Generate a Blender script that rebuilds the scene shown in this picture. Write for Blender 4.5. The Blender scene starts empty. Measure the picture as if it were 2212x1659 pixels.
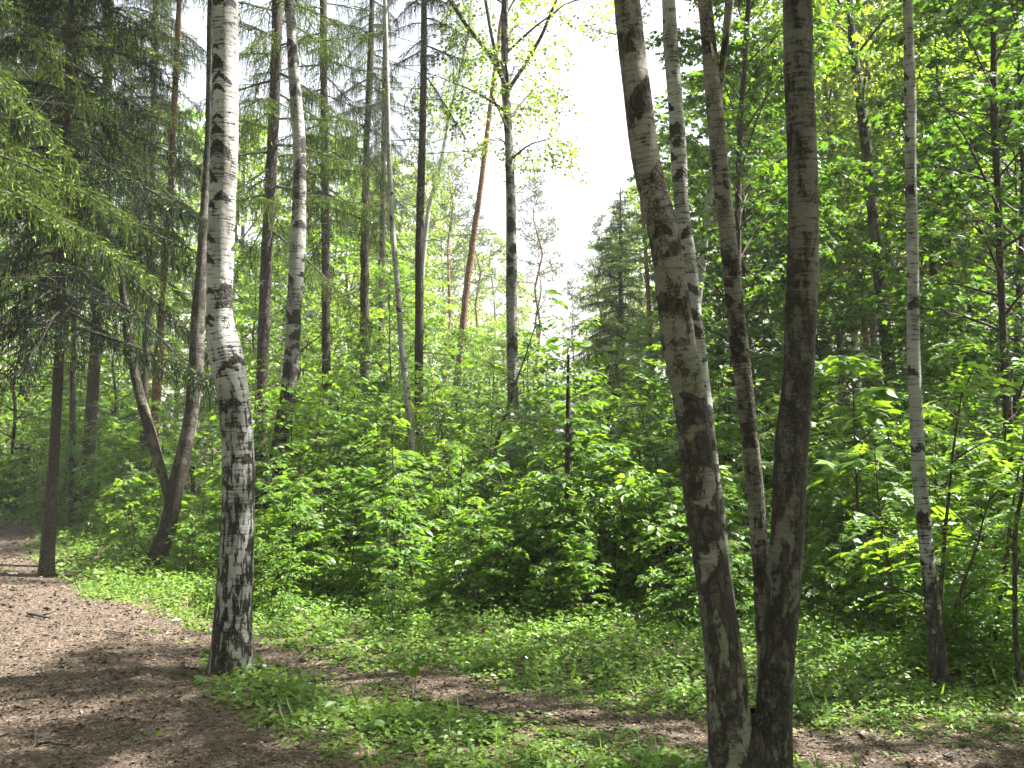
import bpy, math
import numpy as np
from mathutils import Vector, Matrix

# ------------------------------------------------------------------ camera, sky, sun, exposure
scene = bpy.context.scene
COL = scene.collection
F, CX, CY, HZ, CAMH = 2218.0, 1106.0, 829.5, 933.0, 1.6      # measured on a 2212 x 1659 view of the photo
PITCH = math.atan((HZ - CY) / F)
cam_data = bpy.data.cameras.new("camera")
cam_data.sensor_width = 36.0
cam_data.lens = 36.0 * F / 2212.0
cam_data.clip_start = 0.05
cam_data.clip_end = 2000.0
cam = bpy.data.objects.new("camera", cam_data)
cam.location = (0, 0, CAMH)
cam.rotation_euler = (math.radians(90) + PITCH, 0, 0)
COL.objects.link(cam)
scene.camera = cam

SUN_EL, SUN_AZ = 56.0, 77.0            # azimuth clockwise from the view direction (+Y)
el, az = math.radians(SUN_EL), math.radians(SUN_AZ)
SUN_DIR = Vector((math.sin(az) * math.cos(el), math.cos(az) * math.cos(el), math.sin(el)))
world = bpy.data.worlds.new("World")
scene.world = world
world.use_nodes = True
wn = world.node_tree.nodes
wl = world.node_tree.links
for n in list(wn):
    wn.remove(n)
sky = wn.new("ShaderNodeTexSky")
sky.sky_type = 'NISHITA'
sky.sun_disc = False
sky.sun_elevation = el
sky.sun_rotation = az
sky.air_density = 1.0
sky.dust_density = 4.0
sky.ozone_density = 0.6
bg = wn.new("ShaderNodeBackground")
bg.inputs[1].default_value = 0.06
wo = wn.new("ShaderNodeOutputWorld")
veil = wn.new("ShaderNodeHueSaturation")        # thin bright cloud: the sky loses most of its blue
veil.inputs['Saturation'].default_value = 0.35
veil.inputs['Value'].default_value = 1.0
wl.new(sky.outputs[0], veil.inputs['Color'])
wl.new(veil.outputs[0], bg.inputs[0])
wl.new(bg.outputs[0], wo.inputs[0])
sun_data = bpy.data.lights.new("sun", 'SUN')
sun_data.energy = 5.0
sun_data.angle = math.radians(0.5)
sun_data.color = (1.0, 0.95, 0.87)
sun = bpy.data.objects.new("sun", sun_data)
sun.rotation_euler = SUN_DIR.to_track_quat('Z', 'Y').to_euler()
sun.location = SUN_DIR * 60
COL.objects.link(sun)

scene.view_settings.view_transform = 'Standard'
scene.view_settings.look = 'None'
scene.view_settings.gamma = 1.0
scene.view_settings.exposure = 2.95
scene.render.engine = 'CYCLES'
cy = scene.cycles
cy.max_bounces = 7
cy.diffuse_bounces = 5
cy.glossy_bounces = 2
cy.transmission_bounces = 5
cy.transparent_max_bounces = 4
cy.volume_bounces = 1
cy.use_denoising = True
cy.denoiser = 'OPENIMAGEDENOISE'
cy.sample_clamp_indirect = 8.0
cy.caustics_reflective = False
cy.caustics_refractive = False

R0 = np.random.default_rng(11)


def at(px, py, Y):
    """World point at depth Y seen at pixel (px, py)."""
    dx, dz, dy = (px - CX) / F, (CY - py) / F, 1.0
    c, s = math.cos(PITCH), math.sin(PITCH)
    wy, wz = dy * c - dz * s, dy * s + dz * c
    k = Y / wy
    return np.array((dx * k, Y, CAMH + wz * k))


def ground_at(px, py):
    dx, dz = (px - CX) / F, (CY - py) / F
    c, s = math.cos(PITCH), math.sin(PITCH)
    wy, wz = c - dz * s, s + dz * c
    k = -CAMH / wz
    return np.array((dx * k, wy * k))


def X_at(px, Y):
    return (px - CX) / F * Y


def gz(x, y):
    """Ground height: gentle undulation."""
    x = np.asarray(x, float); y = np.asarray(y, float)
    return 0.02 * np.sin(x * 1.3 + 0.5) * np.sin(y * 0.9) + 0.012 * np.sin(x * 3.1 + y * 2.3) + 0.008 * np.sin(y * 4.7 - x * 1.9)


# ------------------------------------------------------------------ node materials
class NT:
    def __init__(self, name):
        self.m = bpy.data.materials.new(name)
        self.m.use_nodes = True
        self.n = self.m.node_tree.nodes
        self.l = self.m.node_tree.links
        for x in list(self.n):
            self.n.remove(x)
        self.out = self.n.new("ShaderNodeOutputMaterial")

    def node(self, t, **kw):
        x = self.n.new(t)
        for k, v in kw.items():
            setattr(x, k, v)
        return x

    def put(self, sock, v):
        if isinstance(v, bpy.types.NodeSocket):
            self.l.new(v, sock)
        elif v is not None:
            if isinstance(v, (tuple, list)) and len(v) == 3 and sock.type == 'RGBA':
                v = (*v, 1.0)
            sock.default_value = v

    def attr(self, name, out='Fac'):
        x = self.node("ShaderNodeAttribute", attribute_name=name)
        return x.outputs[out]

    def math(self, op, a, b=None, c=None, clamp=False):
        x = self.node("ShaderNodeMath", operation=op, use_clamp=clamp)
        self.put(x.inputs[0], a)
        if b is not None: self.put(x.inputs[1], b)
        if c is not None: self.put(x.inputs[2], c)
        return x.outputs[0]

    def vmul(self, v, s):
        x = self.node("ShaderNodeVectorMath", operation='MULTIPLY')
        self.put(x.inputs[0], v)
        x.inputs[1].default_value = s
        return x.outputs[0]

    def noise(self, vec, scale=1.0, detail=3.0, rough=0.55, dist=0.0):
        x = self.node("ShaderNodeTexNoise")
        self.put(x.inputs['Vector'], vec)
        x.inputs['Scale'].default_value = scale
        x.inputs['Detail'].default_value = detail
        x.inputs['Roughness'].default_value = rough
        x.inputs['Distortion'].default_value = dist
        return x.outputs[0]

    def voronoi(self, vec, scale=1.0, feature='F1', out=0):
        x = self.node("ShaderNodeTexVoronoi", feature=feature)
        self.put(x.inputs['Vector'], vec)
        x.inputs['Scale'].default_value = scale
        return x.outputs[out]

    def step(self, v, lo, hi):
        x = self.node("ShaderNodeMapRange", interpolation_type='SMOOTHSTEP')
        self.put(x.inputs[0], v)
        x.inputs[1].default_value = lo
        x.inputs[2].default_value = hi
        return x.outputs[0]

    def mix(self, f, a, b):
        x = self.node("ShaderNodeMix", data_type='RGBA')
        self.put(x.inputs[0], f)
        self.put(x.inputs[6], a)
        self.put(x.inputs[7], b)
        return x.outputs[2]

    def mixs(self, f, a, b):
        x = self.node("ShaderNodeMixShader")
        self.put(x.inputs[0], f)
        self.l.new(a, x.inputs[1])
        self.l.new(b, x.inputs[2])
        return x.outputs[0]

    def bump(self, h, strength=0.6, dist=0.01):
        x = self.node("ShaderNodeBump")
        x.inputs['Strength'].default_value = strength
        x.inputs['Distance'].default_value = dist
        self.put(x.inputs['Height'], h)
        return x.outputs[0]

    def principled(self, col, rough=0.85, normal=None, spec=0.3):
        x = self.node("ShaderNodeBsdfPrincipled")
        self.put(x.inputs['Base Color'], col)
        self.put(x.inputs['Roughness'], rough)
        x.inputs['Specular IOR Level'].default_value = spec
        if normal is not None:
            self.l.new(normal, x.inputs['Normal'])
        return x.outputs[0]

    def done(self, sh):
        self.l.new(sh, self.out.inputs[0])
        return self.m


def leaf_mat(name, dark, light, tdark, tlight, trans=0.45, gloss=0.35, rough=0.4):
    t = NT(name)
    tint = t.attr("tint")
    rnd = t.node("ShaderNodeObjectInfo").outputs['Random']
    f = t.math('ADD', tint, t.math('MULTIPLY', t.math('SUBTRACT', rnd, 0.5), 0.45), clamp=True)
    d = t.node("ShaderNodeBsdfDiffuse")
    t.put(d.inputs[0], t.mix(f, dark, light))
    tr = t.node("ShaderNodeBsdfTranslucent")
    t.put(tr.inputs[0], t.mix(f, tdark, tlight))
    g = t.node("ShaderNodeBsdfGlossy")
    g.inputs['Roughness'].default_value = rough
    g.inputs[0].default_value = (0.9, 0.95, 1.0, 1)
    s = t.mixs(trans, d.outputs[0], tr.outputs[0])
    if gloss > 0:
        fr = t.node("ShaderNodeFresnel")
        fr.inputs[0].default_value = 1.42
        s = t.mixs(t.math('MULTIPLY', fr.outputs[0], gloss), s, g.outputs[0])
    return t.done(s)


def birch_mat(name, white, grey, dark, fiss_scale=(26, 26, 7), lent=0.8, moss=0.35, hw=1.7, fw=1.0, crack=0.0):
    t = NT(name)
    tc = t.attr("bark", 'Vector')
    lvl = t.attr("dark")
    low = t.attr("low")
    big = t.noise(t.vmul(tc, (3.5, 3.5, 2.2)), 1.0, 3)
    hs = t.noise(t.vmul(tc, (9, 9, 85)), 1.0, 4, 0.6)
    hs2 = t.noise(t.vmul(tc, (16, 16, 210)), 1.0, 2, 0.6)
    fis = t.noise(t.vmul(tc, fiss_scale), 1.0, 5, 0.62, 0.4)
    fine = t.noise(t.vmul(tc, (60, 60, 40)), 1.0, 3, 0.6)
    # level + noise -> dark rough bark
    x = t.math('ADD', lvl, t.math('MULTIPLY', t.math('SUBTRACT', fis, 0.5), t.math('MULTIPLY_ADD', low, 2.2, fw)))
    x = t.math('ADD', x, t.math('MULTIPLY', t.math('SUBTRACT', fine, 0.5), 0.55))
    x = t.math('ADD', x, t.math('MULTIPLY', t.math('SUBTRACT', big, 0.5), 0.5))
    x = t.math('ADD', x, t.math('MULTIPLY', t.math('SUBTRACT', hs, 0.5), t.math('MULTIPLY_ADD', low, -0.9 * hw, hw)))
    dk = t.step(x, 0.42, 0.66)
    base = t.mix(t.step(big, 0.38, 0.68), white, grey)
    lm = t.math('MULTIPLY', t.step(hs, 0.50, 0.70), lent)
    base = t.mix(lm, base, tuple(c * 0.33 for c in grey))
    base = t.mix(t.math('MULTIPLY', t.step(hs2, 0.56, 0.7), 0.45), base, tuple(c * 0.55 for c in grey))
    base = t.mix(t.math('MULTIPLY', t.math('MULTIPLY', low, moss), t.step(big, 0.35, 0.6)), base, (0.12, 0.13, 0.07))
    vor = t.step(t.voronoi(t.vmul(tc, (fiss_scale[0] * 1.5, fiss_scale[1] * 1.5, fiss_scale[2] * 1.3)), 1.0, 'DISTANCE_TO_EDGE'), 0.02, 0.22)
    drk = t.mix(t.math('MULTIPLY', vor, t.step(fine, 0.3, 0.65)), tuple(c * 0.45 for c in dark), tuple(c * f for c, f in zip(dark, (2.1, 2.0, 1.9))))
    col = t.mix(dk, base, drk)
    if crack > 0:                                     # jagged dark plate edges of an old trunk
        wob = t.node("ShaderNodeTexNoise")
        t.put(wob.inputs['Vector'], t.vmul(tc, (14, 14, 9)))
        wob.inputs['Detail'].default_value = 3
        wv = t.node("ShaderNodeVectorMath", operation='MULTIPLY_ADD')
        t.l.new(wob.outputs[1], wv.inputs[0])
        wv.inputs[1].default_value = (0.09, 0.09, 0.16)
        t.l.new(tc, wv.inputs[2])
        ve = t.voronoi(t.vmul(wv.outputs[0], (12, 12, 4.2)), 1.0, 'DISTANCE_TO_EDGE')
        ck = t.math('MULTIPLY', t.math('SUBTRACT', 1.0, t.step(t.math('SUBTRACT', ve, t.math('MULTIPLY', t.math('SUBTRACT', big, 0.50), 0.35)), 0.005, 0.05)), crack)
        col = t.mix(ck, col, tuple(c * 0.6 for c in dark))
        dk = t.math('MAXIMUM', dk, ck)
    h = t.math('ADD', t.math('MULTIPLY', dk, t.math('SUBTRACT', t.math('MULTIPLY', fine, 1.2), 0.9)), t.math('MULTIPLY', hs, 0.25))
    return t.done(t.principled(col, 0.8, t.bump(h, 1.0, 0.02), 0.25))


def bark_mat(name, c0, c1, c2, scale=(30, 30, 10), bump=0.9, upper=None, mosscol=None):
    """Rough plated bark; `upper` gives the flaky orange bark of a pine's upper trunk, faded in by the attribute low."""
    t = NT(name)
    tc = t.attr("bark", 'Vector')
    low = t.attr("low")
    a = t.noise(t.vmul(tc, scale), 1.0, 5, 0.65, 0.5)
    b = t.noise(t.vmul(tc, (70, 70, 45)), 1.0, 3, 0.6)
    c = t.noise(t.vmul(tc, (4, 4, 2)), 1.0, 3)
    v = t.voronoi(t.vmul(tc, (scale[0] * 1.1, scale[1] * 1.1, scale[2] * 1.2)), 1.0, 'DISTANCE_TO_EDGE')
    crack = t.step(v, 0.0, 0.16)
    col = t.mix(t.step(a, 0.36, 0.64), c0, c1)
    col = t.mix(t.math('MULTIPLY', t.step(b, 0.45, 0.7), 0.5), col, c2)
    col = t.mix(t.math('MULTIPLY', t.step(c, 0.45, 0.7), 0.5), col, tuple(x * 0.6 for x in c1))
    if upper:
        up = t.mix(t.step(b, 0.35, 0.65), upper, tuple(x * 0.55 for x in upper))
        f = t.math('SUBTRACT', 1.0, t.step(t.math('ADD', low, t.math('MULTIPLY', t.math('SUBTRACT', a, 0.5), 0.8)), 0.25, 0.6))
        col = t.mix(f, col, up)
    if mosscol:
        col = t.mix(t.math('MULTIPLY', t.step(c, 0.5, 0.65), 0.7), col, mosscol)
    col = t.mix(t.math('MULTIPLY', t.math('SUBTRACT', 1.0, crack), 0.75), col, tuple(x * 0.35 for x in c0))
    h = t.math('ADD', t.math('MULTIPLY', crack, 0.6), t.math('MULTIPLY', a, 0.6))
    return t.done(t.principled(col, 0.9, t.bump(h, bump, 0.015), 0.2))


def soil_mat(name, c0, c1, c2, chips):
    t = NT(name)
    tc = t.node("ShaderNodeTexCoord").outputs['Object']
    a = t.noise(tc, 1.2, 5, 0.6)
    b = t.noise(tc, 22, 5, 0.7)
    v = t.voronoi(tc, 55, 'F1', 1)
    vd = t.voronoi(tc, 55, 'F1', 0)
    sep = t.node("ShaderNodeSeparateColor")
    t.l.new(v, sep.inputs[0])
    col = t.mix(t.step(b, 0.35, 0.65), c0, c1)
    col = t.mix(t.math('MULTIPLY', t.step(a, 0.4, 0.65), 0.6), col, c2)
    col = t.mix(t.math('MULTIPLY', t.math('GREATER_THAN', sep.outputs[0], 0.72), t.math('LESS_THAN', vd, 0.45)), col, chips)
    h = t.math('ADD', b, t.math('MULTIPLY', vd, 0.5))
    return t.done(t.principled(col, 0.95, t.bump(h, 0.9, 0.02), 0.15))


M = {}
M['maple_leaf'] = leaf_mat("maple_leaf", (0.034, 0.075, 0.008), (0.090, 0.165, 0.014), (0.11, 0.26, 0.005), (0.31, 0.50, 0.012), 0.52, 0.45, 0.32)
M['maple_crown'] = leaf_mat("shaded_mature_maple_leaf", (0.026, 0.060, 0.009), (0.062, 0.120, 0.014), (0.07, 0.18, 0.005), (0.20, 0.36, 0.012), 0.44, 0.25)  # darker mature leaf, with the shade of the right edge added to its colour
M['shrub_leaf'] = leaf_mat("shrub_leaf", (0.038, 0.085, 0.012), (0.095, 0.170, 0.022), (0.12, 0.28, 0.008), (0.30, 0.50, 0.022), 0.50, 0.28)
M['birch_leaf'] = leaf_mat("birch_leaf", (0.045, 0.080, 0.012), (0.11, 0.165, 0.025), (0.16, 0.28, 0.010), (0.35, 0.47, 0.03), 0.52, 0.2)
M['ground_leaf'] = leaf_mat("ground_leaf", (0.042, 0.090, 0.015), (0.12, 0.20, 0.035), (0.12, 0.25, 0.010), (0.27, 0.43, 0.035), 0.42, 0.28)
M['needle'] = leaf_mat("spruce_needle", (0.020, 0.032, 0.020), (0.19, 0.28, 0.05), (0.016, 0.030, 0.010), (0.27, 0.40, 0.045), 0.28, 0.02, 0.55)
M['pine_needle'] = leaf_mat("pine_needle", (0.045, 0.065, 0.030), (0.12, 0.16, 0.07), (0.06, 0.09, 0.03), (0.18, 0.24, 0.08), 0.30, 0.15, 0.5)
M['birch'] = birch_mat("birch_bark", (0.28, 0.28, 0.272), (0.15, 0.148, 0.138), (0.021, 0.018, 0.016), (36, 36, 7.5))
M['birch_grey'] = birch_mat("weathered_birch_bark", (0.165, 0.150, 0.130), (0.090, 0.080, 0.065), (0.032, 0.026, 0.020), (18, 18, 6), 0.7, 0.6, 1.0, 1.6, 0.85)
M['birch_dark'] = birch_mat("dark_birch_bark", (0.100, 0.094, 0.080), (0.055, 0.050, 0.042), (0.026, 0.021, 0.016), (20, 20, 7), 0.6, 0.4, 1.0, 1.5, 0.85)
M['birch_mid'] = birch_mat("greyish_birch_bark", (0.25, 0.25, 0.24), (0.145, 0.142, 0.13), (0.030, 0.026, 0.022))
M['spruce_bark'] = bark_mat("spruce_bark", (0.036, 0.028, 0.023), (0.070, 0.055, 0.045), (0.10, 0.086, 0.074), (34, 34, 16))
M['pine_bark'] = bark_mat("pine_bark", (0.07, 0.045, 0.032), (0.14, 0.088, 0.060), (0.18, 0.125, 0.09), (20, 20, 8), 0.9, (0.25, 0.135, 0.080))
M['maple_bark'] = bark_mat("maple_bark", (0.035, 0.030, 0.026), (0.075, 0.065, 0.055), (0.10, 0.09, 0.08), (36, 36, 9))
M['twig_bark'] = bark_mat("twig_bark", (0.045, 0.036, 0.028), (0.085, 0.068, 0.052), (0.12, 0.10, 0.08), (40, 40, 12), 0.3)
M['dead_twig'] = bark_mat("dead_twig_bark", (0.05, 0.045, 0.04), (0.10, 0.09, 0.08), (0.14, 0.13, 0.12), (40, 40, 12), 0.3)
M['soil'] = soil_mat("forest_soil", (0.035, 0.026, 0.018), (0.075, 0.055, 0.038), (0.055, 0.055, 0.025), (0.16, 0.12, 0.08))
M['path'] = soil_mat("path_soil", (0.036, 0.027, 0.020), (0.080, 0.060, 0.046), (0.055, 0.042, 0.033), (0.15, 0.12, 0.092))


def litter_mat():
    t = NT("leaf_litter")
    f = t.attr("tint")
    r = t.node("ShaderNodeValToRGB")
    e = r.color_ramp.elements
    e[0].position = 0.0; e[0].color = (0.036, 0.025, 0.019, 1)
    e[1].position = 1.0; e[1].color = (0.25, 0.205, 0.16, 1)
    x = e.new(0.5); x.color = (0.066, 0.050, 0.038, 1)
    x = e.new(0.8); x.color = (0.135, 0.104, 0.078, 1)
    t.l.new(f, r.inputs[0])
    return t.done(t.principled(r.outputs[0], 0.85, None, 0.2))


M['litter'] = litter_mat()


def plain_mat(name, col, rough=0.6, spec=0.4):
    t = NT(name)
    tc = t.node("ShaderNodeTexCoord").outputs['Object']
    n = t.noise(tc, 40, 4, 0.6)
    return t.done(t.principled(t.mix(n, tuple(c * 0.75 for c in col), col), rough, t.bump(n, 0.3, 0.003), spec))


M['paper'] = plain_mat("crumpled_paper", (0.80, 0.80, 0.80), 0.8)
M['dark_plastic'] = plain_mat("dark_glass", (0.012, 0.014, 0.014), 0.15, 0.6)
M['wood_inner'] = plain_mat("bare_wood", (0.42, 0.29, 0.18), 0.8)


# ------------------------------------------------------------------ mesh tools
class QB:
    """Collects quads; builds ONE mesh object."""
    def __init__(self):
        self.V, self.Fc, self.T, self.n = [], [], [], 0

    def add(self, V, Fq, tint=0.5):
        V = np.asarray(V, np.float32).reshape(-1, 3)
        Fq = np.asarray(Fq, np.int64).reshape(-1, 4)
        self.V.append(V)
        self.Fc.append(Fq + self.n)
        t = np.asarray(tint, np.float32)
        self.T.append(np.full(len(Fq), float(t), np.float32) if t.ndim == 0 else t)
        self.n += len(V)

    def leaves(self, tmpl, C, D, N, S, tint):
        """Instances of a leaf template: base points C, tip directions D, normals N, lengths S."""
        tv, tf = tmpl
        C = np.asarray(C, float); D = np.asarray(D, float); N = np.asarray(N, float)
        if len(C) == 0:
            return
        D = D / (np.linalg.norm(D, axis=1, keepdims=True) + 1e-9)
        Xv = np.cross(D, N)
        Xv /= (np.linalg.norm(Xv, axis=1, keepdims=True) + 1e-9)
        Nn = np.cross(Xv, D)
        S = np.broadcast_to(np.asarray(S, float), (len(C),))[:, None, None]
        P = C[:, None, :] + S * (tv[None, :, 0:1] * Xv[:, None, :] + tv[None, :, 1:2] * D[:, None, :] + tv[None, :, 2:3] * Nn[:, None, :])
        k = len(tv)
        Fq = (np.arange(len(C)) * k)[:, None, None] + tf[None]
        tint = np.broadcast_to(np.asarray(tint, np.float32), (len(C),))
        self.add(P.reshape(-1, 3), Fq.reshape(-1, 4), np.repeat(tint, len(tf)))

    def tube(self, P, r, n=5, tint=0.5):
        P = np.asarray(P, float)
        r = np.broadcast_to(np.asarray(r, float), (len(P),))
        T = np.gradient(P, axis=0)
        T /= (np.linalg.norm(T, axis=1, keepdims=True) + 1e-9)
        ref = np.array((0, 0, 1.0)) if abs(T[:, 2]).mean() < 0.8 else np.array((1.0, 0, 0))
        U = np.cross(T, ref); U /= (np.linalg.norm(U, axis=1, keepdims=True) + 1e-9)
        W = np.cross(T, U)
        a = np.arange(n) * 2 * math.pi / n
        V = P[:, None] + r[:, None, None] * (np.cos(a)[None, :, None] * U[:, None] + np.sin(a)[None, :, None] * W[:, None])
        i = np.arange(len(P) - 1)[:, None] * n
        j = np.arange(n)[None]
        j2 = (j + 1) % n
        Fq = np.stack([i + j, i + j2, i + n + j2, i + n + j], -1)
        self.add(V.reshape(-1, 3), Fq.reshape(-1, 4), tint)

    def mesh(self, name, mat, smooth=False, bark=False):
        V = np.concatenate(self.V) if self.V else np.zeros((0, 3), np.float32)
        Fq = np.concatenate(self.Fc)
        T = np.concatenate(self.T)
        me = np_mesh(name, V, Fq, mat, smooth)
        at_ = me.attributes.new("tint", 'FLOAT', 'FACE')
        at_.data.foreach_set("value", T)
        if bark:
            b = me.attributes.new("bark", 'FLOAT_VECTOR', 'POINT')
            b.data.foreach_set("vector", V.ravel())
        return me


def np_mesh(name, V, Fq, mat, smooth=False):
    me = bpy.data.meshes.new(name)
    V = np.asarray(V, np.float32)
    Fq = np.asarray(Fq, np.int32)
    me.vertices.add(len(V))
    me.vertices.foreach_set("co", V.ravel())
    me.loops.add(Fq.size)
    me.loops.foreach_set("vertex_index", Fq.ravel())
    me.polygons.add(len(Fq))
    me.polygons.foreach_set("loop_start", np.arange(len(Fq), dtype=np.int32) * 4)
    me.polygons.foreach_set("use_smooth", np.full(len(Fq), smooth))
    me.update(calc_edges=True)
    if mat is not None:
        me.materials.append(mat)
    return me


def link(name, data, parent=None, loc=(0, 0, 0)):
    o = bpy.data.objects.new(name, data)
    COL.objects.link(o)
    if parent is not None:
        o.parent = parent
    o.location = loc
    return o


def tag(o, label=None, cat=None, group=None, kind=None):
    if label: o["label"] = label
    if cat: o["category"] = cat
    if group: o["group"] = group
    if kind: o["kind"] = kind
    return o


def thing(name, label, cat, loc, group=None):
    o = bpy.data.objects.new(name, None)
    o.empty_display_size = 0.2
    COL.objects.link(o)
    o.location = loc
    return tag(o, label, cat, group)


# leaf templates (x across, y along, z up)
DIAMOND = (np.array([(0, 0, 0), (0.36, 0.45, 0.07), (0, 1, -0.06), (-0.36, 0.45, 0.07)]), np.array([[0, 1, 2, 3]]))
HEX = (np.array([(0, 0, 0), (0.30, 0.22, 0.07), (0.30, 0.60, 0.06), (0, 1, -0.10), (-0.30, 0.60, 0.06), (-0.30, 0.22, 0.07)]),
       np.array([[0, 1, 2, 3], [0, 3, 4, 5]]))
_ml = [(0, .05, 0), (.34, -.02, -.03), (.27, .24, .02), (.56, .52, -.05), (.22, .56, .03), (0, 1, -.08), (-.22, .56, .03), (-.56, .52, -.05), (-.27, .24, .02), (-.34, -.02, -.03), (0, .36, .05)]
MAPLE = (np.array(_ml, float), np.array([[10, 0, 1, 2], [10, 2, 3, 4], [10, 4, 5, 6], [10, 6, 7, 8], [10, 8, 9, 0]]))
BLADE = (np.array([(-0.018, 0, 0), (0.018, 0, 0), (0.016, 0.6, 0.03), (0.0, 1, -0.06)]), np.array([[0, 1, 2, 3]]))
NEEDLE = (np.array([(-0.11, 0.0, 0), (0.11, 0.0, 0), (0.09, 0.8, 0.0), (-0.04, 1.0, 0.0)]), np.array([[0, 1, 2, 3]]))


def unit(v):
    return v / (np.linalg.norm(v) + 1e-9)


def bez(p, d, length, droop, n, rng, wob=0.05, up=0.0):
    """Curved branch polyline from p in direction d."""
    t = np.linspace(0, 1, n)[:, None]
    P = p + d * length * t
    P[:, 2] += (-droop * t[:, 0] ** 2 + up * t[:, 0] ** 3) * length
    w = rng.normal(0, wob * length, (n, 3)) * t
    return P + np.cumsum(w, 0) / max(1, n / 2)


# ------------------------------------------------------------------ trunks
def smooth_profile(pts, step):
    """pts: (point, radius) from the base up -> resampled polyline."""
    P = np.array([p for p, r in pts]); r = np.array([q for p, q in pts])
    s = np.concatenate([[0], np.cumsum(np.linalg.norm(np.diff(P, axis=0), axis=1))])
    n = max(8, int(s[-1] / step))
    u = np.linspace(0, s[-1], n)
    Q = np.stack([np.interp(u, s, P[:, k]) for k in range(3)], 1)
    q = np.interp(u, s, r)
    k = max(1, int(0.22 / step))
    ker = np.hanning(2 * k + 3)[1:-1]; ker /= ker.sum()

    def sm(a):
        pad = np.concatenate([2 * a[0] - a[k:0:-1], a, 2 * a[-1] - a[-2:-k - 2:-1]])
        return np.convolve(pad, ker, 'valid')
    if n > 2 * k + 2:
        Q = np.stack([sm(Q[:, i]) for i in range(3)], 1)
        q = np.abs(sm(q)) + 0.001
    return u, Q, q


def trunk_mesh(name, pts, mat, seed, nside=20, step=0.06, flare=0.35, lump=0.04, kind='plain', dlow=(0.9, 1.5), scars=(0.35, 1.0), base_lvl=0.0, flare_h=0.22, patch=None):
    rng = np.random.default_rng(seed)
    u, P, r = smooth_profile(pts, step)
    n = len(u)
    th = np.arange(nside) * 2 * math.pi / nside
    S, TH = np.meshgrid(u, th, indexing='ij')
    T = np.gradient(P, axis=0); T /= np.linalg.norm(T, axis=1, keepdims=True)
    U = np.cross(T, np.array((0, 1.0, 0))); U /= (np.linalg.norm(U, axis=1, keepdims=True) + 1e-9)
    W = np.cross(U, T)          # W points roughly +Y when upright
    W *= np.sign(W[:, 1:2] + 1e-9)
    rr = np.repeat(r[:, None], nside, 1)
    rr *= 1 + flare * np.exp(-S / flare_h) * (1 + 0.55 * np.cos(rng.integers(3, 6) * TH + rng.uniform(0, 6)) + 0.3 * np.cos(7 * TH + rng.uniform(0, 6)))
    for _ in range(7):
        a, b, c = rng.integers(1, 5), rng.uniform(1.0, 9.0), rng.uniform(0, 6.28)
        rr *= 1 + lump * rng.uniform(0.3, 1) * np.cos(a * TH + c) * np.cos(b * S + c * 2)
    rr *= 1 + rng.normal(0, lump * 0.22, rr.shape)
    V = P[:, None] + rr[..., None] * (np.cos(TH)[..., None] * U[:, None] + np.sin(TH)[..., None] * W[:, None])
    off = seed * 3.7
    r0 = float(np.mean(r[: max(2, n // 2)]))
    B = np.stack([r0 * np.cos(TH), r0 * np.sin(TH), S + off], -1)
    low = np.exp(-(S / max(0.3, dlow[1] * 1.1)) ** 2)
    D = np.zeros_like(S)
    if kind == 'birch':
        D = base_lvl + (dlow[0] - base_lvl) * np.clip(1 - (S - dlow[1] * 0.45) / dlow[1], 0, 1)
        ns = int(u[-1] * scars[1] * 4.0)
        F0 = np.zeros_like(S)
        for _ in range(ns):
            s0, t0 = rng.uniform(min(dlow[1] * 0.4, u[-1] * 0.5), u[-1]), rng.uniform(0, 2 * math.pi)
            sz = scars[0] * r0 * rng.uniform(0.5, 1.7)
            w, h = sz * rng.uniform(1.0, 2.0), sz * rng.uniform(0.35, 1.1)
            da = (TH - t0 + math.pi) % (2 * math.pi) - math.pi
            x = da * r0
            y = S - s0
            msk = np.abs(y) < 4 * w
            y2 = y + 0.75 * np.abs(x)
            e = 1 - np.sqrt((x / w) ** 2 + (np.where(y2 > 0, y2 / (0.55 * h), y2 / (1.3 * h))) ** 2)
            F0 = np.where(msk, np.maximum(F0, e), F0)
        D = np.maximum(D, D + np.clip(F0 * 1.7, 0, 1.0))
    if patch is not None:
        D = patch(S, TH, D)
    Fq = []
    i = np.arange(n - 1)[:, None] * nside
    j = np.arange(nside)[None]
    j2 = (j + 1) % nside
    Fq = np.stack([i + j, i + j2, i + nside + j2, i + nside + j], -1).reshape(-1, 4)
    me = np_mesh(name, V.reshape(-1, 3), Fq, mat, True)
    a = me.attributes.new("bark", 'FLOAT_VECTOR', 'POINT'); a.data.foreach_set("vector", B.reshape(-1, 3).astype(np.float32).ravel())
    a = me.attributes.new("dark", 'FLOAT', 'POINT'); a.data.foreach_set("value", D.astype(np.float32).ravel())
    a = me.attributes.new("low", 'FLOAT', 'POINT'); a.data.foreach_set("value", low.astype(np.float32).ravel())
    return me


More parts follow.
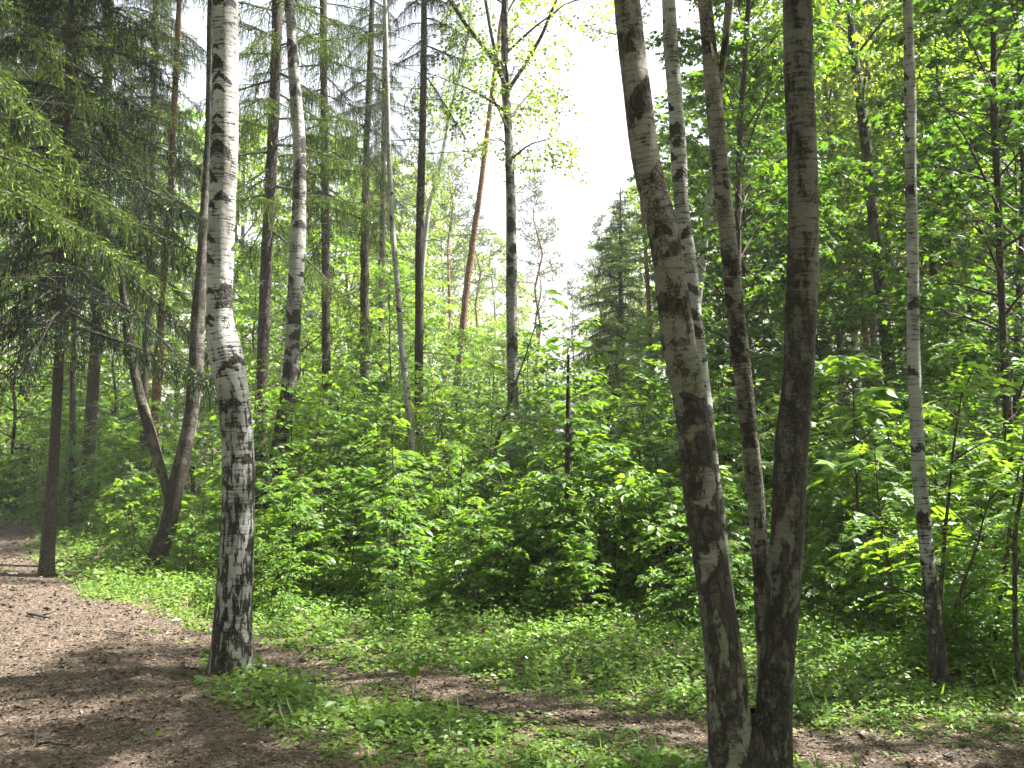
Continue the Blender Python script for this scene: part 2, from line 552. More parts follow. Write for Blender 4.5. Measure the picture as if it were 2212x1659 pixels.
def trunk_points(px, Y, H, base_to_ground=True, straighten=0.7, lean_y=0.0):
    """px: rows (py, xl, xr) from the top of the picture down. Returns [(point, radius)...] from base to tip."""
    rows = sorted(px, key=lambda q: -q[0])
    pts = []
    for py, xl, xr in rows:
        p = at((xl + xr) / 2, py, Y)
        pts.append([p, (xr - xl) / 2 / F * Y * 0.97])
    if base_to_ground:
        b, q = pts[0]
        c = pts[min(2, len(pts) - 1)][0]
        d = unit(c - b)
        g = float(gz(b[0], b[1])) - 0.06
        if b[2] > g + 0.01:
            k = (b[2] - g) / max(0.3, d[2])
            pts.insert(0, [b - d * k, q * (1.0 + 0.1 * min(1, k))])
            pts[0][0][2] = g
        else:
            pts[0][0][2] = g
    # continue above the frame, straightening
    if H is not None and H > pts[-1][0][2]:
        p, q = pts[-1]
        a = pts[max(0, len(pts) - 4)][0]
        d = unit(p - a)
        z0 = p[2]
        zz = z0
        while zz < H:
            h = min(1.0, H - zz + 0.01)
            d = unit(d * (1 - 0.18 * straighten) + np.array((0, 0, 1.0)) * 0.18 * straighten)
            p = p + d * h / d[2]
            zz += h
            pts.append([p, max(0.012, q * (1 - 0.92 * ((zz - z0) / (H - z0 + 0.01)) ** 1.1))])
    if lean_y:
        z0 = pts[0][0][2]
        for t in pts:
            t[0] = t[0] + np.array((0, lean_y * (t[0][2] - z0), 0))
    return [(p, q) for p, q in pts]


def pos_at_z(pts, z):
    zs = [p[2] for p, q in pts]
    return np.array([np.interp(z, zs, [p[k] for p, q in pts]) for k in range(3)]), float(np.interp(z, zs, [q for p, q in pts]))


# ------------------------------------------------------------------ crowns (leaf meshes + limb meshes, shared by copies)
def broadleaf(seed, H, R, nlimb, leaf, tmpl, mat, nsub=7, ntw=5, nlf=12, rise=(25, 55), droop=0.25, hang=0.0, prof=None, z_lo=0.0, flat=0.35, tint=(0.5, 0.22), clump=0.17, r_limb=0.03, horiz=0.6):
    rng = np.random.default_rng(seed)
    lq, bq = QB(), QB()
    prof = prof or (lambda t: math.sin(math.pi * min(1, 0.12 + 0.88 * t) ** 0.8) ** 0.7)
    for k in range(nlimb):
        t = (k + rng.uniform(0, 1)) / nlimb
        z = z_lo + (H - z_lo) * t * 0.96
        azi = k * 2.399 + rng.normal(0, 0.35)
        L = R * prof(t) * rng.uniform(0.65, 1.15)
        if L < 0.25: L = 0.25
        e = math.radians(rng.uniform(*rise) + 20 * t)
        d = np.array((math.cos(azi) * math.cos(e), math.sin(azi) * math.cos(e), math.sin(e)))
        P = bez(np.array((0, 0, z)), d, L, droop * rng.uniform(0.5, 1.4), 7, rng, 0.05)
        bq.tube(P, np.linspace(r_limb * (0.4 + 0.6 * L / R) * (1.2 - t), 0.005, 7), 5)
        lt = rng.normal(0, 0.12)
        for j in range(nsub):
            s = 0.22 + 0.78 * (j + rng.uniform(0, 1)) / nsub
            b = np.array([np.interp(s, np.linspace(0, 1, 7), P[:, i]) for i in range(3)])
            az2 = azi + (1 if j % 2 else -1) * rng.uniform(0.5, 1.25)
            e2 = math.radians(rng.uniform(-10, 35))
            d2 = np.array((math.cos(az2) * math.cos(e2), math.sin(az2) * math.cos(e2), math.sin(e2)))
            L2 = L * 0.42 * (1.15 - 0.5 * s) * rng.uniform(0.6, 1.3) + 0.15
            P2 = bez(b, d2, L2, droop + hang * 0.5, 5, rng, 0.06)
            bq.tube(P2, np.linspace(0.009, 0.003, 5), 3)
            for q in range(ntw):
                s2 = 0.25 + 0.75 * (q + rng.uniform(0, 1)) / ntw
                c = np.array([np.interp(s2, np.linspace(0, 1, 5), P2[:, i]) for i in range(3)])
                az3 = az2 + rng.normal(0, 0.8)
                L3 = rng.uniform(0.5, 1.2) * (clump * 2.2)
                if hang > 0:
                    d3 = unit(np.array((math.cos(az3) * 0.5, math.sin(az3) * 0.5, -hang * 1.2)))
                    L3 *= 1.6
                else:
                    d3 = unit(np.array((math.cos(az3), math.sin(az3), rng.normal(0.0, 0.25))))
                m = max(3, int(nlf * rng.uniform(0.5, 1.4)))
                tt = rng.uniform(0, 1, m)[:, None]
                C = c + d3 * L3 * tt + rng.normal(0, clump * 0.33, (m, 3)) * np.array((1, 1, horiz))
                D = np.array((math.cos(az3), math.sin(az3), -0.25)) + rng.normal(0, 0.75, (m, 3)) * np.array((1, 1, 0.5))
                if hang > 0: D[:, 2] -= 0.6
                N = np.array((0, 0, 1.0)) + rng.normal(0, flat, (m, 3))
                ti = np.clip(tint[0] + lt + rng.normal(0, tint[1], m), 0, 1)
                lq.leaves(tmpl, C, D, N, leaf * rng.uniform(0.7, 1.25, m), ti)
    return lq.mesh("crown", mat), bq.mesh("limbs", M['twig_bark'], True, True)


BRUSH = (np.array([(-0.5, 0, 0), (0.5, 0, 0), (0.42, 0.75, 0), (0.0, 1.0, 0)]), np.array([[0, 1, 2, 3]]))


def brushes(q, C, D, L, W, tint, rng):
    """Needle clad twigs: two crossed blades each, as wide as the needles reach."""
    n = len(C)
    Wn = rng.normal(0, 1, (n, 3))
    D = D / (np.linalg.norm(D, axis=1, keepdims=True) + 1e-9)
    N2 = np.cross(D, Wn)
    tv, tf = BRUSH
    for N in (Wn, N2):
        Xv = np.cross(D, N); Xv /= (np.linalg.norm(Xv, axis=1, keepdims=True) + 1e-9)
        P = C[:, None, :] + (tv[None, :, 0:1] * W[:, None, None]) * Xv[:, None, :] + (tv[None, :, 1:2] * L[:, None, None]) * D[:, None, :]
        q.add(P.reshape(-1, 3), ((np.arange(n) * 4)[:, None, None] + tf[None]).reshape(-1, 4), tint)


def spruce(seed, H, R, z_lo, dz=0.13, twig_gap=0.06, hang=0.28, width=0.0085, bright=0.45, sub=0.036, prof=None, droop=0.35, fuzz=8, hang_p=0.75):
    """Spruce crown from z_lo to H in trunk space: drooping boughs with side twigs and curtains of hanging twigs."""
    rng = np.random.default_rng(seed)
    nq, bq = QB(), QB()
    z = z_lo
    k = 0
    while z < H - 0.15:
        t = (z - z_lo) / (H - z_lo)
        L = R * (prof(t) if prof else (1 - t) ** 0.75) * rng.uniform(0.5, 1.12) + 0.12
        azi = k * 2.399 + rng.normal(0, 0.3)
        k += 1
        e = math.radians(-8 + 42 * t + rng.normal(0, 14))
        d = np.array((math.cos(azi) * math.cos(e), math.sin(azi) * math.cos(e), math.sin(e)))
        nb = 9
        P = bez(np.array((0, 0, z)), d, L, droop * rng.uniform(0.6, 1.4), nb, rng, 0.03, 0.22)
        bq.tube(P, np.linspace(0.008 + 0.008 * L, 0.003, nb), 4)
        side = np.array((-math.sin(azi), math.cos(azi), 0))
        m = max(4, int(L / twig_gap))
        C, D, S, T = [], [], [], []
        tv = np.linspace(0, 1, nb)
        for j, s in enumerate(np.linspace(0.14, 1.0, m)):
            b = np.array([np.interp(s, tv, P[:, i]) for i in range(3)])
            sg = (1 if j % 2 else -1) if s < 0.97 else 0
            l2 = (0.12 + 0.22 * L * (1 - s) ** 0.8) * rng.uniform(0.6, 1.25)
            dd = unit(d * 0.7 + side * sg * rng.uniform(0.7, 1.1) + np.array((0, 0, -0.15 + rng.normal(0, 0.15))))
            n2 = max(2, int(l2 / sub))
            u = (np.arange(n2) + rng.uniform(0.3, 1, n2)) / n2
            c = b + dd * l2 * u[:, None]
            c[:, 2] -= 0.3 * l2 * u ** 2
            sd = np.cross(dd, (0, 0, 1.0))
            ds = dd * 0.75 + sd * np.where(np.arange(n2) % 2, 0.7, -0.7)[:, None] + rng.normal(0, 0.2, (n2, 3)) + np.array((0, 0, -0.35))
            C += [b[None], c]; D += [dd[None] + np.array([[0, 0, -0.15]]), ds]
            S += [np.array([l2]), rng.uniform(0.05, 0.13, n2)]
            T += [np.zeros(1), (rng.uniform(0, 1, n2) < bright * (0.25 + 0.75 * s)).astype(float)]
            nh = rng.poisson(hang_p * (1 + 1.6 * min(1.5, L * 0.6)))
            if nh:
                w = rng.uniform(0, 0.9, nh)
                ch = b + dd * l2 * w[:, None]
                ch[:, 2] -= 0.3 * l2 * w ** 2
                dh = np.stack([rng.normal(0, 0.2, nh), rng.normal(0, 0.2, nh), -np.ones(nh)], 1) + d * 0.12
                lh = hang * rng.uniform(0.25, 1.2, nh) * (0.5 + 0.5 * min(1, L))
                C.append(ch); D.append(dh); S.append(lh); T.append((rng.uniform(0, 1, nh) < bright * 0.5).astype(float))
        C, D, S, T = map(np.concatenate, (C, D, S, T))
        D /= np.linalg.norm(D, axis=1, keepdims=True)
        n = len(C)
        base_t = np.clip(rng.normal(0.10, 0.07, n), 0, 0.3)
        brushes(nq, C, D, S, np.minimum(width, S * 0.25) * rng.uniform(0.7, 1.3, n), base_t, rng)
        tip = T > 0
        nt = int(tip.sum())
        if nt:                                       # fresh yellow green shoots
            brushes(nq, (C + D * S[:, None] * 0.9)[tip], D[tip] + rng.normal(0, 0.15, (nt, 3)), rng.uniform(0.03, 0.06, nt), np.full(nt, 0.015), np.clip(rng.normal(0.85, 0.12, nt), 0, 1), rng)
        if fuzz:
            for _ in range(fuzz):
                u = rng.uniform(0.05, 1, n)
                dn = D * 0.8 + rng.normal(0, 0.6, (n, 3))
                nq.leaves(NEEDLE, C + D * (S * u)[:, None], dn, rng.normal(0, 1, (n, 3)), max(0.02, width) * 1.15 * rng.uniform(0.7, 1.3, n), base_t)
        z += dz * rng.uniform(0.6, 1.4)
    return nq.mesh("crown", M['needle']), bq.mesh("limbs", M['spruce_bark'], True, True)


def pine_crown(seed, H, R, z_lo, nlimb=16, blade=0.075, nt=7):
    rng = np.random.default_rng(seed)
    nq, bq = QB(), QB()
    for k in range(nlimb):
        t = (k + rng.uniform(0, 1)) / nlimb
        z = z_lo + (H - z_lo) * t
        azi = k * 2.399 + rng.normal(0, 0.4)
        L = R * (1 - 0.75 * t) * rng.uniform(0.5, 1.15)
        e = math.radians(rng.uniform(0, 30) + 30 * t)
        d = np.array((math.cos(azi) * math.cos(e), math.sin(azi) * math.cos(e), math.sin(e)))
        P = bez(np.array((0, 0, z)), d, L, 0.1, 6, rng, 0.07, 0.2)
        bq.tube(P, np.linspace(0.03, 0.008, 6), 4)
        for j in range(9):
            s = 0.35 + 0.65 * (j + rng.uniform(0, 1)) / 9
            b = np.array([np.interp(s, np.linspace(0, 1, 6), P[:, i]) for i in range(3)])
            b = b + rng.normal(0, 0.22 * (1.1 - 0.5 * s), 3) * np.array((1, 1, 0.6))
            for q in range(nt):
                c = b + rng.normal(0, 0.13, 3) * np.array((1, 1, 0.6))
                m = 12
                D = rng.normal(0, 1, (m, 3)) + np.array((d[0] * 0.5, d[1] * 0.5, 0.5))
                nq.leaves(NEEDLE, np.repeat(c[None], m, 0), D, rng.normal(0, 1, (m, 3)), blade * rng.uniform(0.7, 1.2, m), np.clip(rng.normal(0.4, 0.2, m), 0, 1))
    return nq.mesh("crown", M['pine_needle']), bq.mesh("limbs", M['pine_bark'], True, True)


def dead_branches(seed, pts, z0, z1, n, L=(0.4, 1.3), up=(-15, 20), fine=5, mat='dead_twig', rad=0.007):
    """Bare lower branches of a shaded trunk, one mesh each, in root space."""
    rng = np.random.default_rng(seed)
    out = []
    for k in range(n):
        q = QB()
        out.append(q)
        z = rng.uniform(z0, z1)
        p, r = pos_at_z(pts, z)
        azi = rng.uniform(0, 2 * math.pi)
        e = math.radians(rng.uniform(*up))
        d = np.array((math.cos(azi) * math.cos(e), math.sin(azi) * math.cos(e), math.sin(e)))
        l = rng.uniform(*L)
        P = bez(p + d * r * 0.6, d, l, 0.12, 7, rng, 0.05)
        q.tube(P, np.linspace(rad, 0.0018, 7), 4)
        for j in range(fine):
            i = rng.integers(2, 6)
            a2 = azi + rng.normal(0, 0.7)
            d2 = np.array((math.cos(a2), math.sin(a2), rng.normal(-0.2, 0.25)))
            P2 = bez(P[i], unit(d2), l * rng.uniform(0.15, 0.4), 0.15, 4, rng, 0.08)
            q.tube(P2, np.linspace(0.003, 0.001, 4), 3)
    return out


# ------------------------------------------------------------------ undergrowth plants
def sapling(seed, h, spread, leaf, tmpl, mat, stems=1, gap=0.16, lo=0.18, pairs=4, tintm=0.5, flat=0.28, subs=2, lean=1.0):
    rng = np.random.default_rng(seed)
    lq, sq = QB(), QB()
    for s_ in range(stems):
        a0 = rng.uniform(0, 6.28)
        base = np.array((math.cos(a0), math.sin(a0), 0)) * (0.0 if stems == 1 else rng.uniform(0.05, 0.25))
        hh = h * rng.uniform(0.75, 1.05) if s_ else h
        d = unit(np.array((rng.normal(0, 0.09 + 0.05 * stems) * lean, rng.normal(0, 0.09 + 0.05 * stems) * lean, 1)))
        n = 9
        P = bez(base, d, hh, 0.0, n, rng, 0.02)
        P[0, 2] = -0.05
        sq.tube(P, np.linspace(0.006 + 0.0045 * hh, 0.0025, n), 5)
        z = lo * hh
        az = rng.uniform(0, 6.28)
        while z < hh:
            t = z / hh
            b = np.array([np.interp(t, np.linspace(0, 1, n), P[:, i]) for i in range(3)])
            az += 1.57 + rng.normal(0, 0.35)
            for o in (0, math.pi):
                if rng.uniform() < 0.12: continue
                a1 = az + o + rng.normal(0, 0.25)
                L = spread * (0.35 + 0.9 * math.sin(math.pi * min(1, 0.25 + 0.75 * t)) ** 0.9) * rng.uniform(0.5, 1.15)
                e = math.radians(8 + 42 * t + rng.normal(0, 10))
                d1 = np.array((math.cos(a1) * math.cos(e), math.sin(a1) * math.cos(e), math.sin(e)))
                Pb = bez(b, d1, L, 0.28, 6, rng, 0.05)
                sq.tube(Pb, np.linspace(0.0045, 0.0015, 6), 3)
                segs = [(Pb, a1, L)]
                for q in range(subs):
                    i = rng.integers(1, 5)
                    a2 = a1 + rng.choice([-1, 1]) * rng.uniform(0.5, 1.0)
                    Ps = bez(Pb[i], np.array((math.cos(a2), math.sin(a2), rng.normal(0.05, 0.15))), L * rng.uniform(0.3, 0.55), 0.25, 4, rng, 0.05)
                    sq.tube(Ps, np.linspace(0.003, 0.0012, 4), 3)
                    segs.append((Ps, a2, L * 0.45))
                for (Q, a, l) in segs:
                    k = max(2, int(pairs * l / spread + 1.5))
                    tt = np.linspace(0.3, 1.0, k)
                    C = np.stack([np.interp(tt, np.linspace(0, 1, len(Q)), Q[:, i]) for i in range(3)], 1)
                    C = np.repeat(C, 2, 0)
                    sg = np.tile([1, -1], k)
                    aa = a + sg * rng.uniform(0.5, 1.1, 2 * k) * np.where(np.repeat(tt, 2) > 0.97, 0.35, 1)
                    D = np.stack([np.cos(aa), np.sin(aa), rng.normal(-0.25, 0.22, 2 * k)], 1)
                    C = C + D * leaf * 0.35
                    N = np.array((0, 0, 1.0)) + rng.normal(0, flat, (2 * k, 3))
                    lq.leaves(tmpl, C, D, N, leaf * rng.uniform(0.65, 1.2, 2 * k), np.clip(rng.normal(tintm, 0.2, 2 * k), 0, 1))
            z += gap * rng.uniform(0.7, 1.3) * (0.7 + 0.3 * hh / 2)
    return lq.mesh("foliage", mat), sq.mesh("stem", M['twig_bark'], True, True)


def rowan(seed, h, spread, stems=2, lo=0.2, leaflet=0.05, gap=0.14):
    rng = np.random.default_rng(seed)
    lq, sq = QB(), QB()
    for s_ in range(stems):
        a0 = rng.uniform(0, 6.28)
        base = np.array((math.cos(a0), math.sin(a0), 0)) * (0.1 if stems > 1 else 0)
        hh = h * (1 if s_ == 0 else rng.uniform(0.6, 0.95))
        d = unit(np.array((rng.normal(0, 0.12), rng.normal(0, 0.12), 1)))
        P = bez(base, d, hh, 0, 9, rng, 0.025)
        P[0, 2] = -0.05
        sq.tube(P, np.linspace(0.006 + 0.005 * hh, 0.003, 9), 5)
        z = lo * hh
        while z < hh:
            t = z / hh
            b = np.array([np.interp(t, np.linspace(0, 1, 9), P[:, i]) for i in range(3)])
            a1 = rng.uniform(0, 6.28)
            L = spread * (1.1 - 0.7 * t) * rng.uniform(0.4, 1.1)
            e = math.radians(15 + 40 * t + rng.normal(0, 10))
            Pb = bez(b, np.array((math.cos(a1) * math.cos(e), math.sin(a1) * math.cos(e), math.sin(e))), L, 0.2, 6, rng, 0.05)
            sq.tube(Pb, np.linspace(0.005, 0.002, 6), 3)
            nl = max(3, int(L / 0.085))
            for q in range(nl):
                s = 0.15 + 0.85 * (q + 0.5) / nl
                c = np.array([np.interp(s, np.linspace(0, 1, 6), Pb[:, i]) for i in range(3)])
                a2 = a1 + (1 if q % 2 else -1) * rng.uniform(0.3, 1.2) * (0.3 if q == nl - 1 else 1)
                dr = unit(np.array((math.cos(a2), math.sin(a2), rng.normal(-0.1, 0.2))))
                Lr = leaflet * rng.uniform(3.0, 4.4)
                nrm = unit(np.array((0, 0, 1.0)) + rng.normal(0, 0.25, 3))
                sd = unit(np.cross(dr, nrm))
                k = 6
                u = np.linspace(0.25, 0.95, k)
                rc = c + dr * Lr * u[:, None] + np.array((0, 0, -0.3)) * Lr * (u[:, None] ** 2)
                C = np.concatenate([rc, rc, rc[-1:]])
                D = np.concatenate([np.tile(sd + dr * 0.55, (k, 1)), np.tile(-sd + dr * 0.55, (k, 1)), (dr + np.array((0, 0, -0.4)))[None]])
                D = D + rng.normal(0, 0.12, D.shape)
                N = nrm + rng.normal(0, 0.18, D.shape)
                lq.leaves(DIAMOND, C, D, N, leaflet * rng.uniform(0.8, 1.15, len(C)), np.clip(rng.normal(0.6, 0.15, len(C)), 0, 1))
            z += gap * rng.uniform(0.6, 1.4)
    return lq.mesh("foliage", M['shrub_leaf']), sq.mesh("stem", M['twig_bark'], True, True)


# ------------------------------------------------------------------ ground and path (the setting)
def inpoly(x, y, poly):
    poly = np.asarray(poly)
    inside = np.zeros(x.shape, bool)
    j = len(poly) - 1
    for i in range(len(poly)):
        xi, yi = poly[i]; xj, yj = poly[j]
        c = ((yi > y) != (yj > y)) & (x < (xj - xi) * (y - yi) / (yj - yi + 1e-12) + xi)
        inside ^= c
        j = i
    return inside


def seg_dist(x, y, poly):
    d = np.full(x.shape, 1e9)
    poly = np.asarray(poly)
    for i in range(len(poly)):
        a, b = poly[i - 1], poly[i]
        ab = b - a
        t = np.clip(((x - a[0]) * ab[0] + (y - a[1]) * ab[1]) / (ab @ ab + 1e-12), 0, 1)
        d = np.minimum(d, np.hypot(x - a[0] - t * ab[0], y - a[1] - t * ab[1]))
    return d


_path_px = [(-250, 1128), (75, 1140), (66, 1180), (100, 1238), (180, 1288), (280, 1316), (380, 1343), (450, 1368),
            (545, 1390), (620, 1410), (730, 1436), (850, 1460), (960, 1476), (1100, 1498), (1200, 1513), (1320, 1538),
            (1500, 1556), (1720, 1580), (1850, 1588), (2000, 1598), (2212, 1612), (2600, 1640),
            (2600, 1870), (2212, 1735), (2000, 1690), (1840, 1664), (1720, 1634), (1600, 1622), (1520, 1612), (1400, 1590), (1300, 1574),
            (1180, 1553), (1050, 1529), (900, 1508), (800, 1488), (700, 1463), (600, 1434), (548, 1416),
            (455, 1405), (428, 1450), (432, 1510), (480, 1555), (560, 1590), (640, 1622), (720, 1662), (800, 1740), (900, 1950),
            (-900, 1950), (-900, 1300)]
PATH = np.array([ground_at(*p) for p in _path_px])


def path_sd(x, y):
    """Signed distance to the path edge, negative on the path, with a ragged edge."""
    x = np.asarray(x, float); y = np.asarray(y, float)
    d = seg_dist(x, y, PATH)
    d = np.where(inpoly(x, y, PATH), -d, d)
    return d + 0.05 * np.sin(x * 7.1 + y * 3) + 0.04 * np.sin(y * 11.3 - x * 5) + 0.025 * np.sin(x * 23 + y * 19)


def grid_mesh(name, xs, ys, mat, z, keep=None):
    X, Y = np.meshgrid(xs, ys, indexing='ij')
    V = np.stack([X, Y, gz(X, Y) + z], -1).reshape(-1, 3)
    i = np.arange(len(xs) - 1)[:, None] * len(ys)
    j = np.arange(len(ys) - 1)[None]
    Fq = np.stack([i + j, i + len(ys) + j, i + len(ys) + j + 1, i + j + 1], -1).reshape(-1, 4)
    if keep is not None:
        c = V[Fq].mean(1)
        Fq = Fq[keep(c[:, 0], c[:, 1])]
        used, inv = np.unique(Fq.ravel(), return_inverse=True)
        V, Fq = V[used], inv.reshape(-1, 4)
    return np_mesh(name, V, Fq, mat, True)


def span(a, b, step, far):
    core = np.arange(a, b + 1e-6, step)
    return np.concatenate([[-far, -far * 0.3, a - 20], core, [b + 20, far * 0.3, far]])


ground = link("forest_floor", grid_mesh("forest_floor", span(-16, 16, 0.12, 260.0), np.concatenate([[-260, -100, -30], np.arange(-4, 32, 0.12), [40, 60, 100, 180, 260]]), M['soil'], 0.0))
tag(ground, kind='structure')
path = link("dirt_path", grid_mesh("dirt_path", np.arange(-9, 9, 0.045), np.arange(2.2, 19, 0.045), M['path'], 0.006, lambda x, y: path_sd(x, y) < 0))
tag(path, kind='structure')

# ------------------------------------------------------------------ crown variants
BC = [broadleaf(100 + i, 9.0, 2.2, 30, 0.075, DIAMOND, M['birch_leaf'], 8, 6, 11, (35, 60), 0.25, 0.55, tint=(0.5, 0.22)) for i in range(2)]
MC = [broadleaf(200 + i, 8.5, 2.7, 38, 0.125, MAPLE, M['maple_crown'], 8, 5, 8, (15, 40), 0.2, 0, flat=0.32, tint=(0.30, 0.2), horiz=0.35) for i in range(2)]  # lowered tint puts shade into the colour of these crowns
LC = [broadleaf(300 + i, 6.0, 1.9, 26, 0.095, HEX, M['maple_leaf'], 6, 5, 8, (15, 50), 0.22, 0, flat=0.38, tint=(0.62, 0.2)) for i in range(3)]
FC = [broadleaf(350 + i, 9.0, 2.6, 26, 0.13, DIAMOND, M['birch_leaf'], 6, 5, 9, (25, 55), 0.22, 0.25, flat=0.5, tint=(0.5, 0.2)) for i in range(2)]
SC = [spruce(400 + i, 9.0, 2.3, 0.0, dz=0.075, bright=0.5, droop=0.6, hang=0.30, hang_p=1.6) for i in range(2)]
SD = [spruce(420, 10.0, 1.8, 0.0, dz=0.13, bright=0.25, hang=0.55, hang_p=1.1, droop=0.45)]
PC = [pine_crown(500 + i, 6.0, 2.7, 0.0, 20, 0.085) for i in range(2)]
CROWNS = {'birch': BC, 'maple': MC, 'linden': LC, 'far': FC, 'spruce': SC, 'spruce_drooping': SD, 'pine': PC}


def put_crown(root, pts, z0, z1, kind, var, base, scale=1.0, wide=1.0, rot=None):
    cm, lm = CROWNS[kind][var % len(CROWNS[kind])]
    p0, r = pos_at_z(pts, z0)
    p1, r = pos_at_z(pts, z1)
    q = Vector(p1 - p0).to_track_quat('Z', 'Y')
    rz = R0.uniform(0, 6.28) if rot is None else rot
    for nm, me in (("crown", cm), ("limbs", lm)):
        o = link(nm, me, root)
        o.rotation_mode = 'QUATERNION'
        from mathutils import Quaternion
        o.rotation_quaternion = q @ Quaternion((0, 0, 1), rz)
        o.location = Vector(p0 - base)
        o.scale = (scale * wide, scale * wide, scale)
        if nm == "limbs" and kind.startswith('spruce'):
            o['kind'] = 'stuff'            # well over a hundred thin boughs


SEED = [0]


def tree(name, label, cat, Y, px, H, mat, crown=None, group=None, dead=None, extra=None, tip_scale=1.0, **kw):
    SEED[0] += 1
    pts = trunk_points(px, Y, H)
    base = pts[0][0].copy()
    base[2] = float(gz(base[0], base[1]))
    root = thing(name, label, cat, tuple(base), group)
    loc = [(p - base, r) for p, r in pts]
    me = trunk_mesh("trunk", loc, M[mat], SEED[0], **kw)
    link("trunk", me, root)
    if extra:
        for rows, y2, e_mat, e_kw in extra:          # further stems and big limbs, rows from the fork to the tip
            pp = trunk_points(rows, y2, e_kw.pop('H', None), base_to_ground=e_kw.pop('ground', False))
            link(e_kw.pop('part', "limb"), trunk_mesh("limb", [(p - base, r) for p, r in pp], M[e_mat], SEED[0] + 50, flare=0.0, **e_kw), root)
    if crown:
        kind, var, z0, z1, sc = crown[:5]
        put_crown(root, pts, z0, z1, kind, var, base, sc, crown[5] if len(crown) > 5 else 1.0)
    if dead:
        for q in dead_branches(SEED[0] + 900, loc, *dead):
            link("dead_branch", q.mesh("dead_branch", M['dead_twig'], True, True), root)
    return root, pts, base


BK = dict(kind='birch')
# ---- foreground and middle birches
I_px = [(0, 459, 515), (150, 457, 515), (300, 455, 514), (450, 450, 510), (600, 446, 504), (700, 445, 502), (747, 446, 521), (775, 452, 524), (808, 461, 533), (825, 465, 534),
        (898, 474, 543), (989, 480, 550), (1079, 481, 551), (1200, 475, 548), (1321, 463, 544), (1393, 456, 545), (1425, 452, 545), (1442, 450, 545)]
big, big_pts, big_base = tree("birch_tree", "thick white birch with a kinked trunk and black fissured foot beside the dirt path", "tree", 7.0, I_px, 19.0, 'birch',
     ('birch', 0, 9.0, 19.0, 1.1), nside=56, step=0.014, flare=0.16, flare_h=0.10, lump=0.022, dlow=(0.62, 1.75), scars=(0.5, 2.8), base_lvl=0.34, **BK)

K_px = [(0, 614, 637), (150, 622, 647), (300, 632, 660), (400, 633, 662), (500, 628, 662), (600, 622, 655), (700, 618, 652), (825, 608, 642), (868, 604, 638), (959, 588, 622), (1080, 565, 600), (1188, 552, 589), (1206, 549, 588)]
tree("birch_tree", "curved birch with a black leaning foot rising behind bushes right of the thick birch", "tree", 13.0, K_px, 19.0, 'birch',
     ('birch', 1, 9.5, 19.0, 1.25), nside=32, step=0.03, flare=0.1, lump=0.03, dlow=(0.9, 1.9), scars=(0.7, 3.0), base_lvl=0.36, **BK)

F_px = [(0, 448, 466), (300, 443, 460), (450, 432, 452), (600, 422, 446), (700, 411, 442), (777, 408, 441), (898, 399, 429), (1019, 370, 405), (1140, 344, 380), (1200, 321, 362), (1238, 300, 352)]
E_px = [(560, 252, 268), (680, 262, 280), (740, 268, 288), (777, 275, 296), (838, 287, 308), (898, 302, 326), (959, 320, 344), (1049, 347, 367), (1095, 358, 378)]
tree("birch_tree", "grey birch leaning right with a second stem forking left at knee height", "tree", 11.8, F_px, 16.0, 'birch_dark',
     ('birch', 0, 8.5, 16.0, 1.2), extra=[(E_px, 11.8, 'birch_dark', dict(part='side_stem', kind='birch', dlow=(0.4, 1.0), base_lvl=0.50, scars=(0.6, 1.5), nside=20, step=0.04, lump=0.03))],
     nside=28, step=0.03, flare=0.2, lump=0.03, dlow=(0.9, 1.2), scars=(0.6, 1.8), base_lvl=0.5, **BK)

M_px = [(0, 827, 836), (200, 832, 842), (350, 835, 846), (500, 842, 854), (650, 855, 867), (750, 861, 874), (853, 872, 886), (964, 884, 897), (1074, 900, 916), (1151, 923, 938), (1201, 942, 958)]
tree("birch_tree", "thin bright white birch leaning left out of the thicket between two dark spruces", "tree", 13.3, M_px, 17.0, 'birch',
     ('birch', 1, 9.2, 17.0, 1.1), nside=18, step=0.03, flare=0.15, lump=0.025, dlow=(0.55, 0.9), scars=(0.8, 2.4), base_lvl=0.2, **BK)

Q_px = [(0, 1083, 1098), (150, 1082, 1099), (185, 1082, 1102), (300, 1090, 1108), (450, 1093, 1115), (600, 1093, 1118), (825, 1095, 1120), (991, 1098, 1121), (1063, 1098, 1122)]
q_ex = [([(0, 966, 974), (60, 1007, 1015), (110, 1047, 1056), (160, 1078, 1088), (185, 1086, 1095)], 17.9, 'maple_bark', dict(nside=8, step=0.05, H=9.3)),
        ([(0, 1045, 1052), (75, 1058, 1065), (125, 1068, 1076), (160, 1078, 1086)], 18.1, 'maple_bark', dict(nside=8, step=0.05, H=9.6)),
        ([(0, 1198, 1205), (75, 1168, 1175), (145, 1127, 1135), (185, 1099, 1108), (200, 1093, 1100)], 17.8, 'maple_bark', dict(nside=8, step=0.05, H=9.3))]
tree("birch_tree", "tall grey birch with a three way fork against the white sky above the thicket", "tree", 18.0, Q_px, 15.0, 'birch_mid',
     ('birch', 0, 6.2, 15.0, 0.85, 1.15), extra=q_ex, nside=22, step=0.04, flare=0.1, lump=0.03, dlow=(0.3, 1.2), scars=(0.7, 2.4), base_lvl=0.44, **BK)

